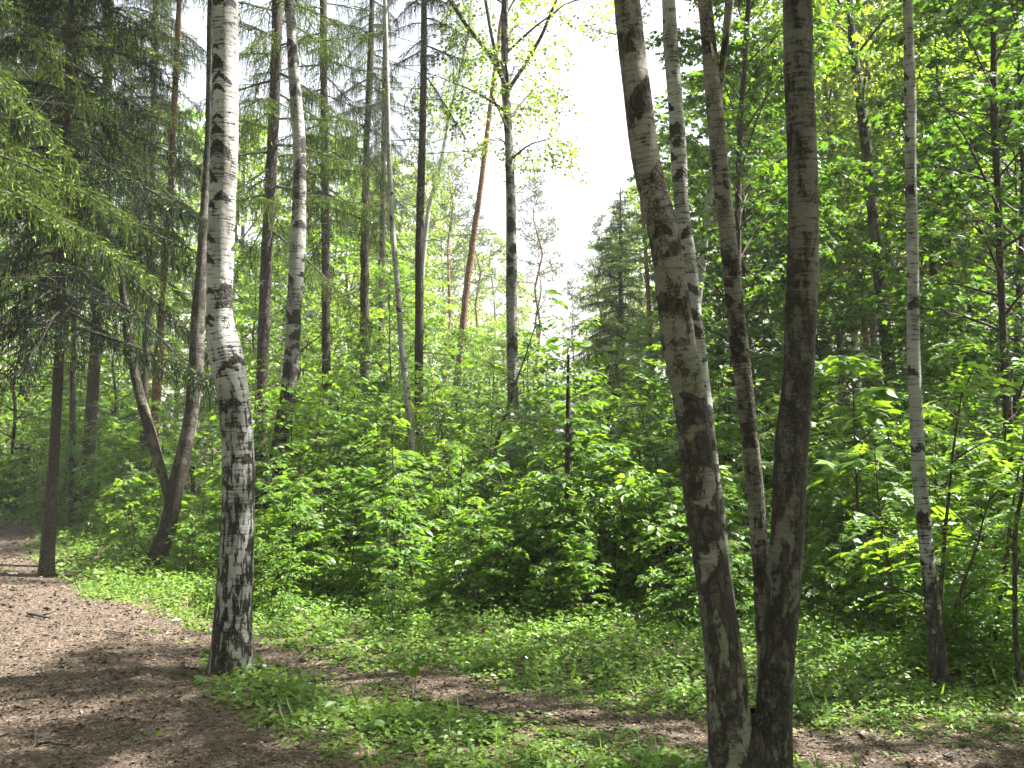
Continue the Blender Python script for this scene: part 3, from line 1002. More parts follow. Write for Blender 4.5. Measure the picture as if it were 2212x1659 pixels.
# ---- the multi-stemmed birch clump at the right
U_px = [(0, 1325, 1383), (100, 1334, 1392), (200, 1347, 1408), (300, 1358, 1419), (400, 1374, 1434), (450, 1391, 1456), (550, 1406, 1474), (650, 1418, 1491), (743, 1429, 1503), (853, 1454, 1527), (964, 1467, 1540), (1074, 1476, 1551), (1185, 1494, 1567), (1295, 1510, 1583), (1405, 1522, 1603), (1516, 1530, 1617), (1626, 1534, 1630), (1690, 1530, 1640)]
X_px = [(0, 1690, 1754), (150, 1692, 1757), (250, 1698, 1762), (400, 1702, 1767), (550, 1702, 1770), (650, 1697, 1767), (743, 1695, 1760), (825, 1692, 1757), (853, 1688, 1755), (964, 1672, 1746), (1074, 1668, 1740), (1185, 1663, 1735), (1295, 1658, 1727), (1405, 1643, 1716), (1516, 1634, 1710), (1626, 1625, 1712), (1690, 1615, 1718)]
W_px = [(0, 1507, 1537), (100, 1514, 1547), (200, 1523, 1560), (300, 1531, 1568), (400, 1541, 1577), (500, 1553, 1590), (600, 1563, 1602), (750, 1577, 1617), (853, 1592, 1628), (964, 1603, 1640), (1074, 1614, 1652), (1185, 1623, 1659), (1295, 1630, 1668), (1405, 1636, 1676), (1516, 1638, 1680), (1640, 1628, 1690)]
Wf_px = [(0, 1573, 1586), (60, 1565, 1578), (140, 1553, 1568), (200, 1545, 1560), (270, 1540, 1556)]


def u_patch(S, TH, D):
    zc = 1.95
    ring = np.exp(-((S - zc) / 0.10) ** 4)                     # pale peeled band
    D = D * (1 - ring) + ring * -0.6
    return D


tree("birch_tree", "clump of three grey birch trunks fanning out from one dark foot", "tree", 4.75, U_px, 17.0, 'birch_grey',
     ('birch', 1, 9.5, 17.0, 0.9),
     extra=[(X_px, 4.75, 'birch_dark', dict(part='stem', H=17.0, ground=True, kind='birch', dlow=(0.66, 1.8), base_lvl=0.50, scars=(0.8, 1.6), nside=56, step=0.014, lump=0.03)),
            (W_px, 5.0, 'birch_grey', dict(part='stem', H=15.0, ground=True, kind='birch', dlow=(0.6, 1.4), base_lvl=0.38, scars=(0.8, 2.4), nside=40, step=0.016, lump=0.045)),
            (Wf_px, 5.0, 'birch_grey', dict(part='fork', H=11.0, kind='birch', dlow=(0.3, 0.5), base_lvl=0.2, scars=(0.8, 1.6), nside=16, step=0.03)),
            ([(1535, 1606, 1650), (1575, 1575, 1688), (1620, 1546, 1708), (1655, 1528, 1722), (1700, 1508, 1738)], 4.80, 'birch_dark', dict(part='foot', ground=True, kind='birch', dlow=(1.1, 1.4), base_lvl=1.0, nside=56, step=0.012, lump=0.09))],
     nside=56, step=0.014, flare=0.30, flare_h=0.12, lump=0.04, dlow=(0.62, 1.9), scars=(1.0, 2.2), base_lvl=0.34, patch=u_patch, **BK)

V_px = [(0, 1429, 1459), (100, 1433, 1465), (200, 1441, 1474), (300, 1447, 1482), (400, 1452, 1486), (475, 1457, 1490), (550, 1471, 1503), (650, 1482, 1512), (750, 1495, 1526), (850, 1507, 1536), (990, 1524, 1552), (1200, 1545, 1575), (1420, 1562, 1600)]
tree("birch_tree", "ringed white birch half hidden behind the left trunk of the birch clump", "tree", 7.2, V_px, 17.0, 'birch_mid',
     ('birch', 0, 11.5, 17.0, 0.7), nside=32, step=0.02, flare=0.15, lump=0.04, dlow=(0.4, 1.2), scars=(0.9, 3.2), base_lvl=0.34, **BK)

Z_px = [(200, 1548, 1562), (430, 1524, 1540), (620, 1503, 1519), (800, 1487, 1504), (1000, 1464, 1482), (1120, 1450, 1466), (1185, 1446, 1466)]
tree("birch_tree", "slender pale birch leaning right, showing its foot just left of the birch clump", "tree", 14.0, Z_px, 12.0, 'birch', ('birch', 1, 7.5, 12.0, 0.6),
     nside=16, step=0.04, dlow=(0.5, 1.0), scars=(0.8, 1.4), base_lvl=0.15, **BK)

AA_px = [(0, 1830, 1843), (100, 1832, 1850), (200, 1847, 1867), (300, 1857, 1882), (400, 1867, 1890), (500, 1877, 1900), (600, 1887, 1911), (750, 1902, 1930), (853, 1914, 1942), (1000, 1916, 1946), (1155, 1916, 1948)]
tree("birch_tree", "dark barked birch leaning left between the birch clump and the slim white birch", "tree", 16.0, AA_px, 18.0, 'birch_dark',
     ('birch', 0, 6.5, 18.0, 1.0), nside=24, step=0.035, lump=0.03, dlow=(0.8, 2.2), scars=(0.7, 1.6), base_lvl=0.5, **BK)

AB_px = [(0, 1950, 1971), (200, 1954, 1978), (400, 1956, 1980), (600, 1959, 1985), (800, 1961, 1987), (853, 1962, 1991), (964, 1968, 1996), (1074, 1974, 2004), (1185, 1986, 2017), (1295, 1998, 2029), (1405, 2006, 2042), (1483, 2010, 2051)]
tree("birch_tree", "slim pale birch with a dark crooked foot among rowan leaves at the right", "tree", 6.5, AB_px, 14.0, 'birch_mid',
     ('birch', 1, 8.0, 14.0, 0.7), nside=32, step=0.018, lump=0.03, flare=0.1, dlow=(0.85, 0.9), scars=(0.9, 2.8), base_lvl=0.32, **BK)

# ---- spruces on the left and in the middle
A_px = [(0, 146, 162), (400, 132, 150), (771, 117, 139), (959, 107, 129), (1140, 92, 121), (1210, 86, 116), (1238, 82, 117)]
tree("spruce_tree", "young spruce with a bare lower trunk at the path edge, yellow green drooping boughs above", "tree", 11.5, A_px, 11.0, 'spruce_bark',
     ('spruce', 0, 2.75, 11.0, 0.92, 0.88), dead=(1.6, 3.2, 12, (0.3, 0.9)), nside=20, step=0.035, flare=0.12, lump=0.025, dlow=(0, 2))
C_px = [(0, 226, 246), (500, 212, 235), (898, 184, 210), (1140, 170, 197)]
tree("spruce_tree", "thicker spruce trunk behind the young path spruce with boughs hanging low", "tree", 17.4, C_px, 14.0, 'spruce_bark',
     ('spruce', 1, 4.3, 14.0, 1.15, 0.85), dead=(1.2, 3.5, 8, (0.3, 1.1)), nside=18, step=0.05, flare=0.2, dlow=(0, 2))
B_px = [(300, 158, 170), (838, 151, 163), (1000, 149, 163), (1140, 148, 165)]
tree("spruce_tree", "thin dark spruce trunk standing between the two nearest spruces", "tree", 17.1, B_px, 11.0, 'spruce_bark',
     ('spruce', 0, 4.9, 11.0, 0.85, 0.8), dead=(1.5, 4.0, 8, (0.3, 0.9)), nside=14, step=0.06, dlow=(0, 2))
N_px = [(0, -240, -214), (700, -240, -212), (1300, -242, -208)]
tree("spruce_tree", "near spruce mostly outside the left edge with boughs reaching over the path", "tree", 9.3, N_px, 12.0, 'spruce_bark',
     ('spruce', 1, 4.0, 12.0, 1.0, 1.0), dead=(2.2, 5.5, 26, (0.8, 2.0), (-5, 40)), nside=16, step=0.06, dlow=(0, 2))
D_px = [(0, 330, 344), (600, 318, 332), (760, 306, 324), (862, 304, 320), (1060, 300, 318)]
tree("spruce_tree", "narrow dark spruce trunk directly left of the pinkish pine", "tree", 19.5, D_px, 13.0, 'spruce_bark',
     ('spruce', 0, 5.5, 13.0, 0.9, 0.85), dead=(2, 6, 12, (0.4, 1.1)), nside=14, step=0.06, dlow=(0, 2))
J_px = [(0, 588, 612), (250, 580, 604), (400, 572, 596), (500, 566, 591), (650, 559, 585), (800, 554, 580), (898, 550, 580), (995, 546, 576), (1150, 542, 576)]
tree("spruce_tree", "brown spruce trunk between the thick birch and the curved birch", "tree", 15.0, J_px, 15.0, 'spruce_bark',
     ('spruce_drooping', 0, 4.6, 15.0, 1.02, 0.95), dead=(2.2, 5.0, 26, (0.4, 1.5)), nside=18, step=0.05, dlow=(0, 2))
J2_px = [(0, 690, 706), (500, 694, 712), (1000, 696, 716)]
tree("spruce_tree", "spruce with long dark hanging boughs right of the curved birch", "tree", 18.5, J2_px, 15.0, 'spruce_bark',
     ('spruce_drooping', 0, 5.2, 15.0, 1.0, 0.9), dead=(2.5, 6.0, 18, (0.4, 1.3)), nside=14, step=0.06, dlow=(0, 2))
L_px = [(0, 798, 809), (150, 792, 807), (300, 786, 799), (450, 779, 798), (650, 778, 797), (825, 778, 798), (886, 778, 797), (1050, 777, 799)]
tree("spruce_tree", "straight dark spruce trunk left of the thin white birch", "tree", 19.5, L_px, 15.0, 'spruce_bark',
     ('spruce_drooping', 0, 6.8, 15.0, 0.85, 0.6), dead=(2.0, 8.0, 46, (0.4, 1.7)), nside=16, step=0.05, dlow=(0, 2))
O_px = [(0, 910, 923), (250, 906, 921), (500, 897, 916), (700, 896, 915), (958, 894, 914), (1080, 893, 915)]
tree("spruce_tree", "straight brown spruce trunk with bare side twigs right of the thin white birch", "tree", 17.5, O_px, 15.0, 'spruce_bark',
     ('spruce_drooping', 0, 7.8, 15.0, 0.8, 0.55), dead=(2.0, 8.5, 44, (0.4, 2.2), (-5, 25)), nside=16, step=0.05, dlow=(0, 2))
N2_px = [(0, 828, 838), (600, 818, 831), (1000, 812, 827)]
tree("spruce_tree", "thin shaded spruce trunk in the gap behind the thin white birch", "tree", 26.0, N2_px, 15.0, 'spruce_bark',
     ('spruce_drooping', 0, 6.2, 15.0, 0.9, 0.5), dead=(2.0, 7.0, 20, (0.4, 1.5)), nside=12, step=0.08, dlow=(0, 2))
AJ_px = [(430, 1338, 1342), (800, 1334, 1350), (930, 1332, 1352)]
aj_root, aj_pts, aj_base = tree("spruce_tree", "dark blue green conical spruce left of the birch clump at the clearing edge", "tree", 34.0, AJ_px, 9.8, 'spruce_bark',
     ('spruce', 1, 0.5, 9.8, 1.03, 1.15), nside=10, step=0.2, dlow=(0, 2))

put_crown(aj_root, aj_pts, 0.7, 9.8, 'spruce', 0, aj_base, 1.0, 1.05)
# ---- pines
G_px = [(15, 381, 392), (150, 373, 387), (300, 367, 380), (450, 359, 374), (650, 344, 357), (777, 331, 351), (940, 325, 344), (1080, 322, 343)]
tree("pine_tree", "slim pinkish barked pine right of the narrow dark spruce", "tree", 18.0, G_px, 17.0, 'pine_bark', ('pine', 0, 11.5, 17.0, 1.0), dead=(2.5, 9, 12, (0.15, 0.7)), nside=16, step=0.05, dlow=(0, 0.6))
P_px = [(0, 1086, 1094), (50, 1077, 1085), (200, 1058, 1068), (400, 1033, 1045), (600, 1003, 1018), (800, 982, 997), (900, 970, 985)]
tree("pine_tree", "red brown pine leaning steeply right behind the forked birch", "tree", 27.0, P_px, 18.0, 'pine_bark', ('pine', 1, 14.0, 18.0, 0.8), dead=(5, 13, 14, (0.3, 1.0)), nside=16, step=0.08, dlow=(0, 1.2))
T_px = [(0, 1340, 1352), (400, 1379, 1388), (500, 1388, 1396), (650, 1396, 1406), (790, 1401, 1413), (960, 1404, 1420)]
tree("pine_tree", "pale orange pine trunk close to the left side of the birch clump", "tree", 25.0, T_px, 14.0, 'pine_bark', ('pine', 0, 11.0, 14.0, 0.7), nside=14, step=0.08, dlow=(0, 0.4))
AC_px = [(0, 1966, 1978), (350, 1988, 1998), (500, 2002, 2012), (600, 2010, 2026), (750, 2024, 2040), (853, 2026, 2046), (964, 2028, 2048), (1080, 2030, 2052)]
tree("pine_tree", "orange pine trunk right of the slim pale birch", "tree", 20.0, AC_px, 17.0, 'pine_bark', ('pine', 1, 12.0, 17.0, 1.0), dead=(5, 11, 10, (0.4, 1.2)), nside=16, step=0.06, dlow=(0, 0.5))
AF_px = [(200, 1800, 1812), (400, 1819, 1828), (500, 1834, 1845), (600, 1847, 1857), (725, 1864, 1877), (900, 1872, 1888)]
tree("pine_tree", "tan pine trunk leaning left of the dark barked birch", "tree", 26.0, AF_px, 15.0, 'pine_bark', ('pine', 0, 11.5, 15.0, 0.8), nside=12, step=0.08, dlow=(0, 0.4))

# ---- maples and other dark trees
Y_px = [(0, 1612, 1624), (50, 1608, 1620), (150, 1602, 1614), (250, 1594, 1607), (400, 1588, 1602), (550, 1589, 1601), (909, 1570, 1590), (1074, 1556, 1580), (1190, 1552, 1580)]
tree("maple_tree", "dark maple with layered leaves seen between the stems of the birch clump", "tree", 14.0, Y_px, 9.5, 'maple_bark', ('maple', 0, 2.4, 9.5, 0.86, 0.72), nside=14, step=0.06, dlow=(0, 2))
AD_px = [(0, 2140, 2152), (100, 2140, 2152), (250, 2139, 2156), (400, 2147, 2163), (600, 2154, 2169), (750, 2161, 2177), (909, 2168, 2188), (1240, 2171, 2191), (1290, 2170, 2192)]
ad_ex = [([(120, 2222, 2228), (170, 2204, 2210), (215, 2179, 2186), (275, 2154, 2162)], 11.2, 'maple_bark', dict(nside=8, step=0.04, H=6.4))]
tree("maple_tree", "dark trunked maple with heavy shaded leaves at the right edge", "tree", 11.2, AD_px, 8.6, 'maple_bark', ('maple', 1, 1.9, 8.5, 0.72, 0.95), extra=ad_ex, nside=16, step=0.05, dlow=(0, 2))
S_px = [(800, 1226, 1230), (890, 1223, 1233), (930, 1221, 1235), (1100, 1219, 1235), (1312, 1218, 1238)]
s_root, s_pts, s_base = tree("maple_tree", "slender young maple with a straight dark stem in front of the thicket", "tree", 9.4, S_px, 2.3, 'maple_bark', None, nside=12, step=0.05, dlow=(0, 1), flare=0.15)
AG_px = [(0, 1776, 1784), (175, 1778, 1787), (350, 1785, 1795), (500, 1791, 1800), (650, 1802, 1812), (900, 1815, 1826)]
tree("birch_tree", "thin distant birch stem just right of the birch clump's upright trunk", "tree", 23.0, AG_px, 14.0, 'birch_dark', ('birch', 0, 6.0, 14.0, 0.8), nside=12, step=0.06, dlow=(0.5, 1), base_lvl=0.15, **BK)
AK_px = [(200, 2024, 2030), (300, 2036, 2043), (500, 2047, 2055), (675, 2054, 2062), (900, 2058, 2068)]
tree("linden_tree", "thin dark linden stem with bright leaves between orange pine and shaded maple", "tree", 17.0, AK_px, 8.5, 'maple_bark', ('linden', 0, 2.5, 8.5, 1.0, 0.8), nside=10, step=0.06, dlow=(0, 1))
AI_px = [(0, 1016, 1021), (75, 1008, 1014), (165, 988, 994), (250, 967, 974), (350, 949, 957), (450, 921, 930), (600, 905, 916), (900, 890, 904)]
tree("birch_tree", "faint slim birch leaning right in the bright gap beside the brown spruce", "tree", 30.0, AI_px, 16.0, 'birch', ('birch', 1, 8.0, 16.0, 0.75, 0.55), nside=12, step=0.08, dlow=(0.2, 1), base_lvl=-0.1, **BK)

# dead stump and the tiny saplings by the trail
# ------------------------------------------------------------------ trees of the middle distance: own trunk and crown each
def stem_mesh(seed, H, r, mat, kind='plain', **kw):
    rng = np.random.default_rng(seed)
    n = 9
    P = [(np.array((rng.normal(0, 0.012 * H) * t, rng.normal(0, 0.012 * H) * t, H * t - (0.1 if t == 0 else 0))), r * (1 - 0.9 * t ** 1.2)) for t in np.linspace(0, 1, n)]
    return trunk_mesh("trunk", P, M[mat], seed, nside=10, step=0.15, flare=0.2, kind=kind, **kw)


STEMS = {
    'linden': stem_mesh(601, 6.6, 0.06, 'maple_bark'),
    'maple': stem_mesh(602, 9.5, 0.08, 'maple_bark'),
    'far': stem_mesh(603, 13.0, 0.12, 'birch', 'birch', dlow=(0.5, 1.2), base_lvl=-0.1, scars=(0.8, 1.2)),
    'pine': stem_mesh(604, 15.0, 0.12, 'pine_bark', dlow=(0, 1.5)),
    'spruce': stem_mesh(605, 14.3, 0.11, 'spruce_bark'),
}
CROWN_Z = {'linden': 0.9, 'maple': 1.6, 'far': 4.5, 'pine': 9.5, 'spruce': 5.2}


def full_tree(name, label, cat, kind, var, px, Y, scale, group=None, x=None):
    x = X_at(px, Y) if x is None else x
    root = thing(name, label, cat, (x, Y, float(gz(x, Y))), group)
    root.rotation_euler = (R0.normal(0, 0.02), R0.normal(0, 0.03), R0.uniform(0, 6.28))
    root.scale = (scale * R0.uniform(0.9, 1.1),) * 2 + (scale,)
    link("trunk", STEMS[kind], root)
    cm, lm = CROWNS[kind][var % len(CROWNS[kind])]
    for nm, me in (("crown", cm), ("limbs", lm)):
        link(nm, me, root, (0, 0, CROWN_Z[kind]))
    return root


g = "young broadleaf trees behind the spruces at the left"
lab = "bright green young broadleaf tree glowing behind the spruces at the left"
for i, (px, Y, s) in enumerate([(-120, 23, 1.1), (30, 21, 0.8), (140, 26, 0.85), (250, 21, 0.7), (330, 25, 0.85), (420, 21, 0.8), (470, 27, 0.95), (560, 24, 0.9), (200, 33, 1.7), (380, 34, 1.8), (-40, 34, 1.6), (530, 36, 1.9)]):
    full_tree("linden_tree", lab, "tree", 'linden', i, px, Y, s, g)
g = "young broadleaf trees between the curved birch and the brown spruce"
lab = "young broadleaf tree with light leaves in the gaps between curved birch and brown spruce"
for i, (px, Y, s) in enumerate([(650, 20, 0.85), (730, 24, 1.05), (690, 30, 1.5), (780, 29, 1.2), (840, 25, 0.85), (880, 32, 1.05), (760, 38, 1.7), (930, 30, 0.75)]):
    full_tree("linden_tree", lab, "tree", 'linden', i + 1, px, Y, s, g)
g = "low leafy trees under the open sky"
lab = "low rounded broadleaf tree in full light under the open sky at the centre"
for i, (px, Y, s) in enumerate([(980, 24, 0.58), (1050, 27, 0.62), (1130, 30, 0.6), (1010, 33, 0.72), (1200, 33, 0.42), (1340, 24, 0.5), (1420, 22, 0.6), (1085, 38, 0.85)]):
    full_tree("linden_tree", lab, "tree", 'linden', i, px, Y, s, g)
g = "pale trees left of the sky gap"
lab = "tall pale hazy tree at the far left side of the sky gap"
for i, (px, Y, s) in enumerate([(870, 46, 1.05), (930, 52, 1.15), (1000, 48, 0.82), (1070, 56, 0.95), (960, 62, 1.2), (1110, 60, 0.85), (1125, 58, 0.66), (1185, 66, 0.5), (820, 54, 1.25)]):
    full_tree("birch_tree", lab, "tree", 'far', i, px, Y, s, g)
g = "pale trees right of the sky gap"
lab = "tall pale hazy tree at the far right side of the sky gap"
for i, (px, Y, s) in enumerate([(1330, 54, 0.92), (1312, 60, 0.62), (1268, 78, 0.42), (1400, 50, 1.1), (1300, 66, 0.9), (1460, 44, 1.1), (1500, 58, 1.35), (1380, 62, 1.25)]):
    full_tree("birch_tree", lab, "tree", 'far', i, px, Y, s, g)
for px, Y, s, lb in [(1168, 45, 0.84, "small far pine with tiered tufts standing alone in the sky gap"), (1150, 50, 0.76, "thin far pine just left of the lone tiered pine"),
                     (1243, 52, 0.60, "tiny far pine with a bare thin stem in the lowest part of the sky gap"), (1296, 44, 0.70, "far pine with a pale orange stem left of the dark conical spruce"),
                     (960, 40, 0.8, "far pine with wispy crown behind the steeply leaning red pine"), (1040, 46, 0.78, "far pine with grey green tufts between leaning pine and forked birch"), (890, 38, 0.9, "far pine with bluish tufts behind the straight brown spruce")]:
    full_tree("pine_tree", lb, "tree", 'pine', int(px), px, Y, s)
g = "light leaved birches behind the right hand trunks"
lab = "birch with sunlit yellow green leaves behind the dark barked and slim birches"
for i, (px, Y, s) in enumerate([(1690, 24, 1.0), (1800, 30, 1.2), (1760, 21, 0.8), (1900, 24, 1.0), (1990, 21, 0.9), (2060, 26, 1.1), (1860, 38, 1.5), (1960, 34, 1.3), (2130, 24, 1.0), (2250, 22, 1.1), (2120, 36, 1.4)]):
    full_tree("birch_tree", lab, "tree", 'far', i, px, Y, s, g)
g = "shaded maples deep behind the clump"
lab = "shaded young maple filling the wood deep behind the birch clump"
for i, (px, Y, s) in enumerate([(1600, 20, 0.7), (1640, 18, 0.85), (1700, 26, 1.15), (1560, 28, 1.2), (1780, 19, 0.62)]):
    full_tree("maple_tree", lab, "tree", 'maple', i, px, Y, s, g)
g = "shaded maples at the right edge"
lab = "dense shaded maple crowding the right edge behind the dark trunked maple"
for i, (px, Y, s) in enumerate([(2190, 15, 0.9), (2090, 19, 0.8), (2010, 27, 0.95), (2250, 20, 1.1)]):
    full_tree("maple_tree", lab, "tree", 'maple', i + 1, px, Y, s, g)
for px, Y, s, lb in [(60, 24, 1.1, "spruce standing far back at the end of the path"), (-60, 15, 1.15, "shaded spruce at the left picture edge behind the path"), 
                     (1815, 31, 1.0, "dark spruce between the clump's upright trunk and the tan pine"), (1860, 40, 1.3, "dim spruce far behind the dark barked birch")]:
    full_tree("spruce_tree", lb, "tree", 'spruce', int(px), px, Y, s)

def merged_wood(name, places, thin, mat, lab=None):
    """A wood that reads as one mass: whole trees merged into one leaf mesh and one mesh of stems."""
    lq, bq = QB(), QB()
    rng = np.random.default_rng(len(places))
    me = FC[0][0]
    co = np.zeros(len(me.vertices) * 3, np.float32); me.vertices.foreach_get("co", co)
    co = co.reshape(-1, 3)
    vi = np.zeros(len(me.polygons) * 4, np.int32); me.loops.foreach_get("vertex_index", vi)
    vi = vi.reshape(-1, 4)
    for x, Y, H, wide, z0 in places:
        fi = vi[rng.uniform(0, 1, len(vi)) < thin]
        used, inv = np.unique(fi.ravel(), return_inverse=True)
        s = (H - z0) / 9.3
        a = rng.uniform(0, 6.28)
        V = co[used] * np.array((s * wide, s * wide, s))
        V = np.stack([V[:, 0] * math.cos(a) - V[:, 1] * math.sin(a), V[:, 0] * math.sin(a) + V[:, 1] * math.cos(a), V[:, 2]], 1)
        lq.add(V + np.array((x, Y, z0)), inv.reshape(-1, 4), rng.uniform(0.2, 0.8, len(fi)))
        P = np.array([(x, Y, -0.2), (x + rng.normal(0, .02 * H), Y, H * 0.5), (x, Y, H)])
        bq.tube(P, np.array([0.16, 0.11, 0.02]) * H / 15, 8)
    o = tag(link(name, lq.mesh(name, mat)), kind='stuff')
    tag(link("stems", bq.mesh("stems", M['maple_bark'], True, True), o), kind='stuff')


# unseen trees added right of and behind the viewpoint to shade the scene
merged_wood("unseen_shade_woods", [(5.6, 8.7, 13.2, 1.55, 8.4), (4.6, 5.4, 14, 1.0, 6.4), (7.4, 7.4, 15, 1.1, 6), (6.4, 4.0, 14, 1.2, 5.5), (10.5, 4.8, 15, 1.3, 5), (10.8, 2.2, 15, 1.3, 5), (4.6, 0.4, 14, 1.2, 5.5),
            (13.5, 6.5, 16, 1.4, 4), (-6.5, -2.0, 14, 1.3, 4.5), (-2.0, -4.5, 15, 1.4, 4.5), (2.5, -3.6, 14, 1.3, 4), (6.5, -4.5, 15, 1.4, 3.5), (-9.0, 2.0, 14, 1.3, 4), (-7.0, -7.0, 16, 1.5, 3),
            (0.5, -9.5, 17, 1.6, 3), (5.5, -10.5, 17, 1.6, 3), (-3.5, -13.0, 17, 1.7, 2.5), (11.0, -4.0, 16, 1.5, 3), (-12.0, -3.0, 16, 1.5, 3), (-12.0, 6.0, 15, 1.4, 3), (10.0, -12.0, 17, 1.7, 2.5), (-10.0, -13.0, 17, 1.7, 2.5)], 0.75, M['birch_leaf'])


# ------------------------------------------------------------------ the thicket: every sapling and bush a thing
MS = [sapling(700 + i, [1.3, 1.9, 2.6, 3.1, 3.6][i], [0.42, 0.55, 0.7, 0.8, 0.85][i], 0.115, MAPLE, M['maple_leaf'], [1, 2, 2, 2, 3][i], 0.17, 0.16, 4, 0.5) for i in range(5)]
HS = [sapling(720 + i, [1.1, 1.8, 2.5][i], [0.45, 0.6, 0.75][i], 0.085, HEX, M['shrub_leaf'], [3, 3, 4][i], 0.15, 0.12, 5, 0.55) for i in range(3)]
RS = [rowan(740 + i, [1.2, 2.0, 2.9][i], [0.5, 0.7, 0.85][i], [2, 2, 3][i]) for i in range(3)]
KINDS = {'maple': (MS, [1.3, 1.9, 2.6, 3.1, 3.6], "maple_sapling", "maple sapling", "sapling"),
         'hazel': (HS, [1.1, 1.8, 2.5], "hazel_bush", "round leaved hazel bush", "bush"),
         'rowan': (RS, [1.2, 2.0, 2.9], "rowan_sapling", "feathery leaved rowan sapling", "sapling")}


def plant(kind, h, x, y, label, group=None, s_extra=1.0):
    meshes, hs, name, _, cat = KINDS[kind]
    i = int(np.clip(np.argmin([abs(h - q) for q in hs]) + R0.integers(-1, 2), 0, len(hs) - 1))
    s = h / hs[i] * s_extra
    root = thing(name, label, cat, (x, y, float(gz(x, y))), group)
    root.rotation_euler = (R0.normal(0, 0.05), R0.normal(0, 0.05), R0.uniform(0, 6.28))
    root.scale = (s, s, s)
    fm, sm = meshes[i]
    link("foliage", fm, root)
    link("stem", sm, root)
    return root


def front_depth(px):
    return float(np.interp(px, [-300, 40, 80, 300, 470, 560, 700, 900, 1200, 1500, 1700, 1800, 1950, 2212, 2600],
                           [21, 19, 15.5, 13.8, 12.8, 10.6, 9.6, 9.4, 9.2, 9.0, 9.4, 9.4, 8.2, 7.6, 7.0]))


def zone(px):
    for lim, txt in [(130, "at the far end of the dirt path"), (470, "behind the forked leaning birch at the left"), (760, "just right of the thick white birch"), (1010, "around the thin white birch"),
                     (1200, "below the tall forked birch"), (1490, "between the slender dark maple and the birch clump"), (1750, "seen past the stems of the birch clump"), (1990, "in the shade right of the birch clump")]:
        if px < lim:
            return txt
    return "near the slim birch at the right edge"


hero = [('maple', 640, 9.7, 1.15, "sunlit maple sapling with broad pale leaves at the right foot of the thick birch"),
        ('maple', 700, 10.3, 1.35, "bright maple sapling on the thicket front, second from the thick birch"),
        ('hazel', 585, 9.0, 0.75, "small bush with round leaves touching the thick birch's right side"),
        ('maple', 1130, 9.5, 1.25, "maple sapling with whitish shining leaves left of the slender dark maple"),
        ('maple', 1330, 9.6, 1.35, "maple sapling with a flat spray of shining leaves right of the slender dark maple"),
        ('rowan', 1210, 8.9, 0.7, "low rowan seedling at the foot of the slender dark maple"),
        ('maple', 1400, 11.5, 2.1, "tall sunlit maple sapling close to the left side of the birch clump"),
        ('rowan', 2060, 6.9, 1.9, "big rowan bush with fern like leaves covering the slim birch's trunk"),
        ('rowan', 2150, 7.3, 2.1, "tall rowan with sunlit fern like leaves at the right edge"),
        ('rowan', 1960, 7.8, 1.5, "rowan bush left of the slim pale birch"),
        ('maple', 1860, 9.5, 2.2, "shaded maple sapling between the birch clump and the slim birch"),
        ('hazel', 420, 11.4, 0.75, "small leafy bush at the foot of the leaning grey birch"),
        ('hazel', 300, 12.8, 1.1, "low bush left of the leaning grey birch"),
        ('maple', 240, 14.8, 1.5, "maple sapling between the thicker spruce and the leaning birch"),
        ('hazel', 1010, 9.0, 0.8, "small hazel bush in front of the thicket below the forked birch"),
        ('rowan', 870, 10.0, 1.9, "rowan sapling in front of the thin white birch's foot"),
        ('maple', 1545, 8.5, 1.2, "little maple seedling seen between the clump's outer trunks"),
        ('rowan', 1770, 8.6, 1.0, "small rowan right beside the clump's right trunk")]
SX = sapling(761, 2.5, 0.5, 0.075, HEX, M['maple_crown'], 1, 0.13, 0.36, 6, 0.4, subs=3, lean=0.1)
link("crown", SX[0], s_root)
link("limbs", SX[1], s_root)
for kind, px, Y, h, lb in hero:
    plant(kind, h, X_at(px, Y), Y, lb)
ae = thing("rowan_sapling", "thin dark rowan stem bending at the very right edge of the view", "sapling", (X_at(2205, 6.4), 6.4, 0))
ae_pts = trunk_points([(980, 2215, 2222), (1074, 2206, 2213), (1118, 2188, 2197), (1240, 2187, 2197), (1378, 2188, 2198), (1488, 2200, 2211)], 6.4, 2.3)
link("stem", trunk_mesh("stem", [(p - np.array(ae.location), r) for p, r in ae_pts], M['maple_bark'], 77, nside=10, step=0.03, dlow=(0, 1)), ae)
link("foliage", RS[1][0], ae, (0.1, 0, 0.2))

RP = np.random.default_rng(5)
n_p = 0
pts_used = []
tries = 0
LAY = [(-1.0, 0.5, 60, 0.3, 0.75), (0.0, 1.6, 70, 0.75, 1.5), (1.4, 5.0, 85, 1.4, 2.6), (4.5, 12.0, 90, 2.2, 4.2)]
for d0, d1, count, h0, h1 in LAY:
    k = 0
    while k < count and tries < 20000:
        tries += 1
        px = RP.uniform(-200, 2420)
        Y = front_depth(px) + RP.uniform(d0, d1)
        x = X_at(px, Y)
        h = RP.uniform(h0, h1)
        if path_sd(np.array([x]), np.array([Y]))[0] < 0.4: continue
        if any((x - a) ** 2 + (Y - b) ** 2 < (0.24 * h) ** 2 for a, b in pts_used): continue
        if 1180 < px < 1320 and Y > 13: h = min(h, 1.2 + 143 * Y / F)
        if 40 < px < 470 and d0 == 0.0: h *= 0.7
        kind = RP.choice(['maple', 'hazel', 'rowan'], p=[0.5, 0.26, 0.24] if px < 1750 else [0.35, 0.2, 0.45])
        nm = KINDS[kind][3]
        pos = "low " if d0 < 0 else "front row " if d0 == 0.0 else ("taller " if d0 > 4 else "")
        txt = zone(px)
        plant(kind, h, x, Y, f"{pos}{nm} {txt}", f"{pos}{nm} plants {txt}")
        pts_used.append((x, Y))
        k += 1

# ------------------------------------------------------------------ ground cover, grass, litter (stuff nobody could count)
RG = np.random.default_rng(21)


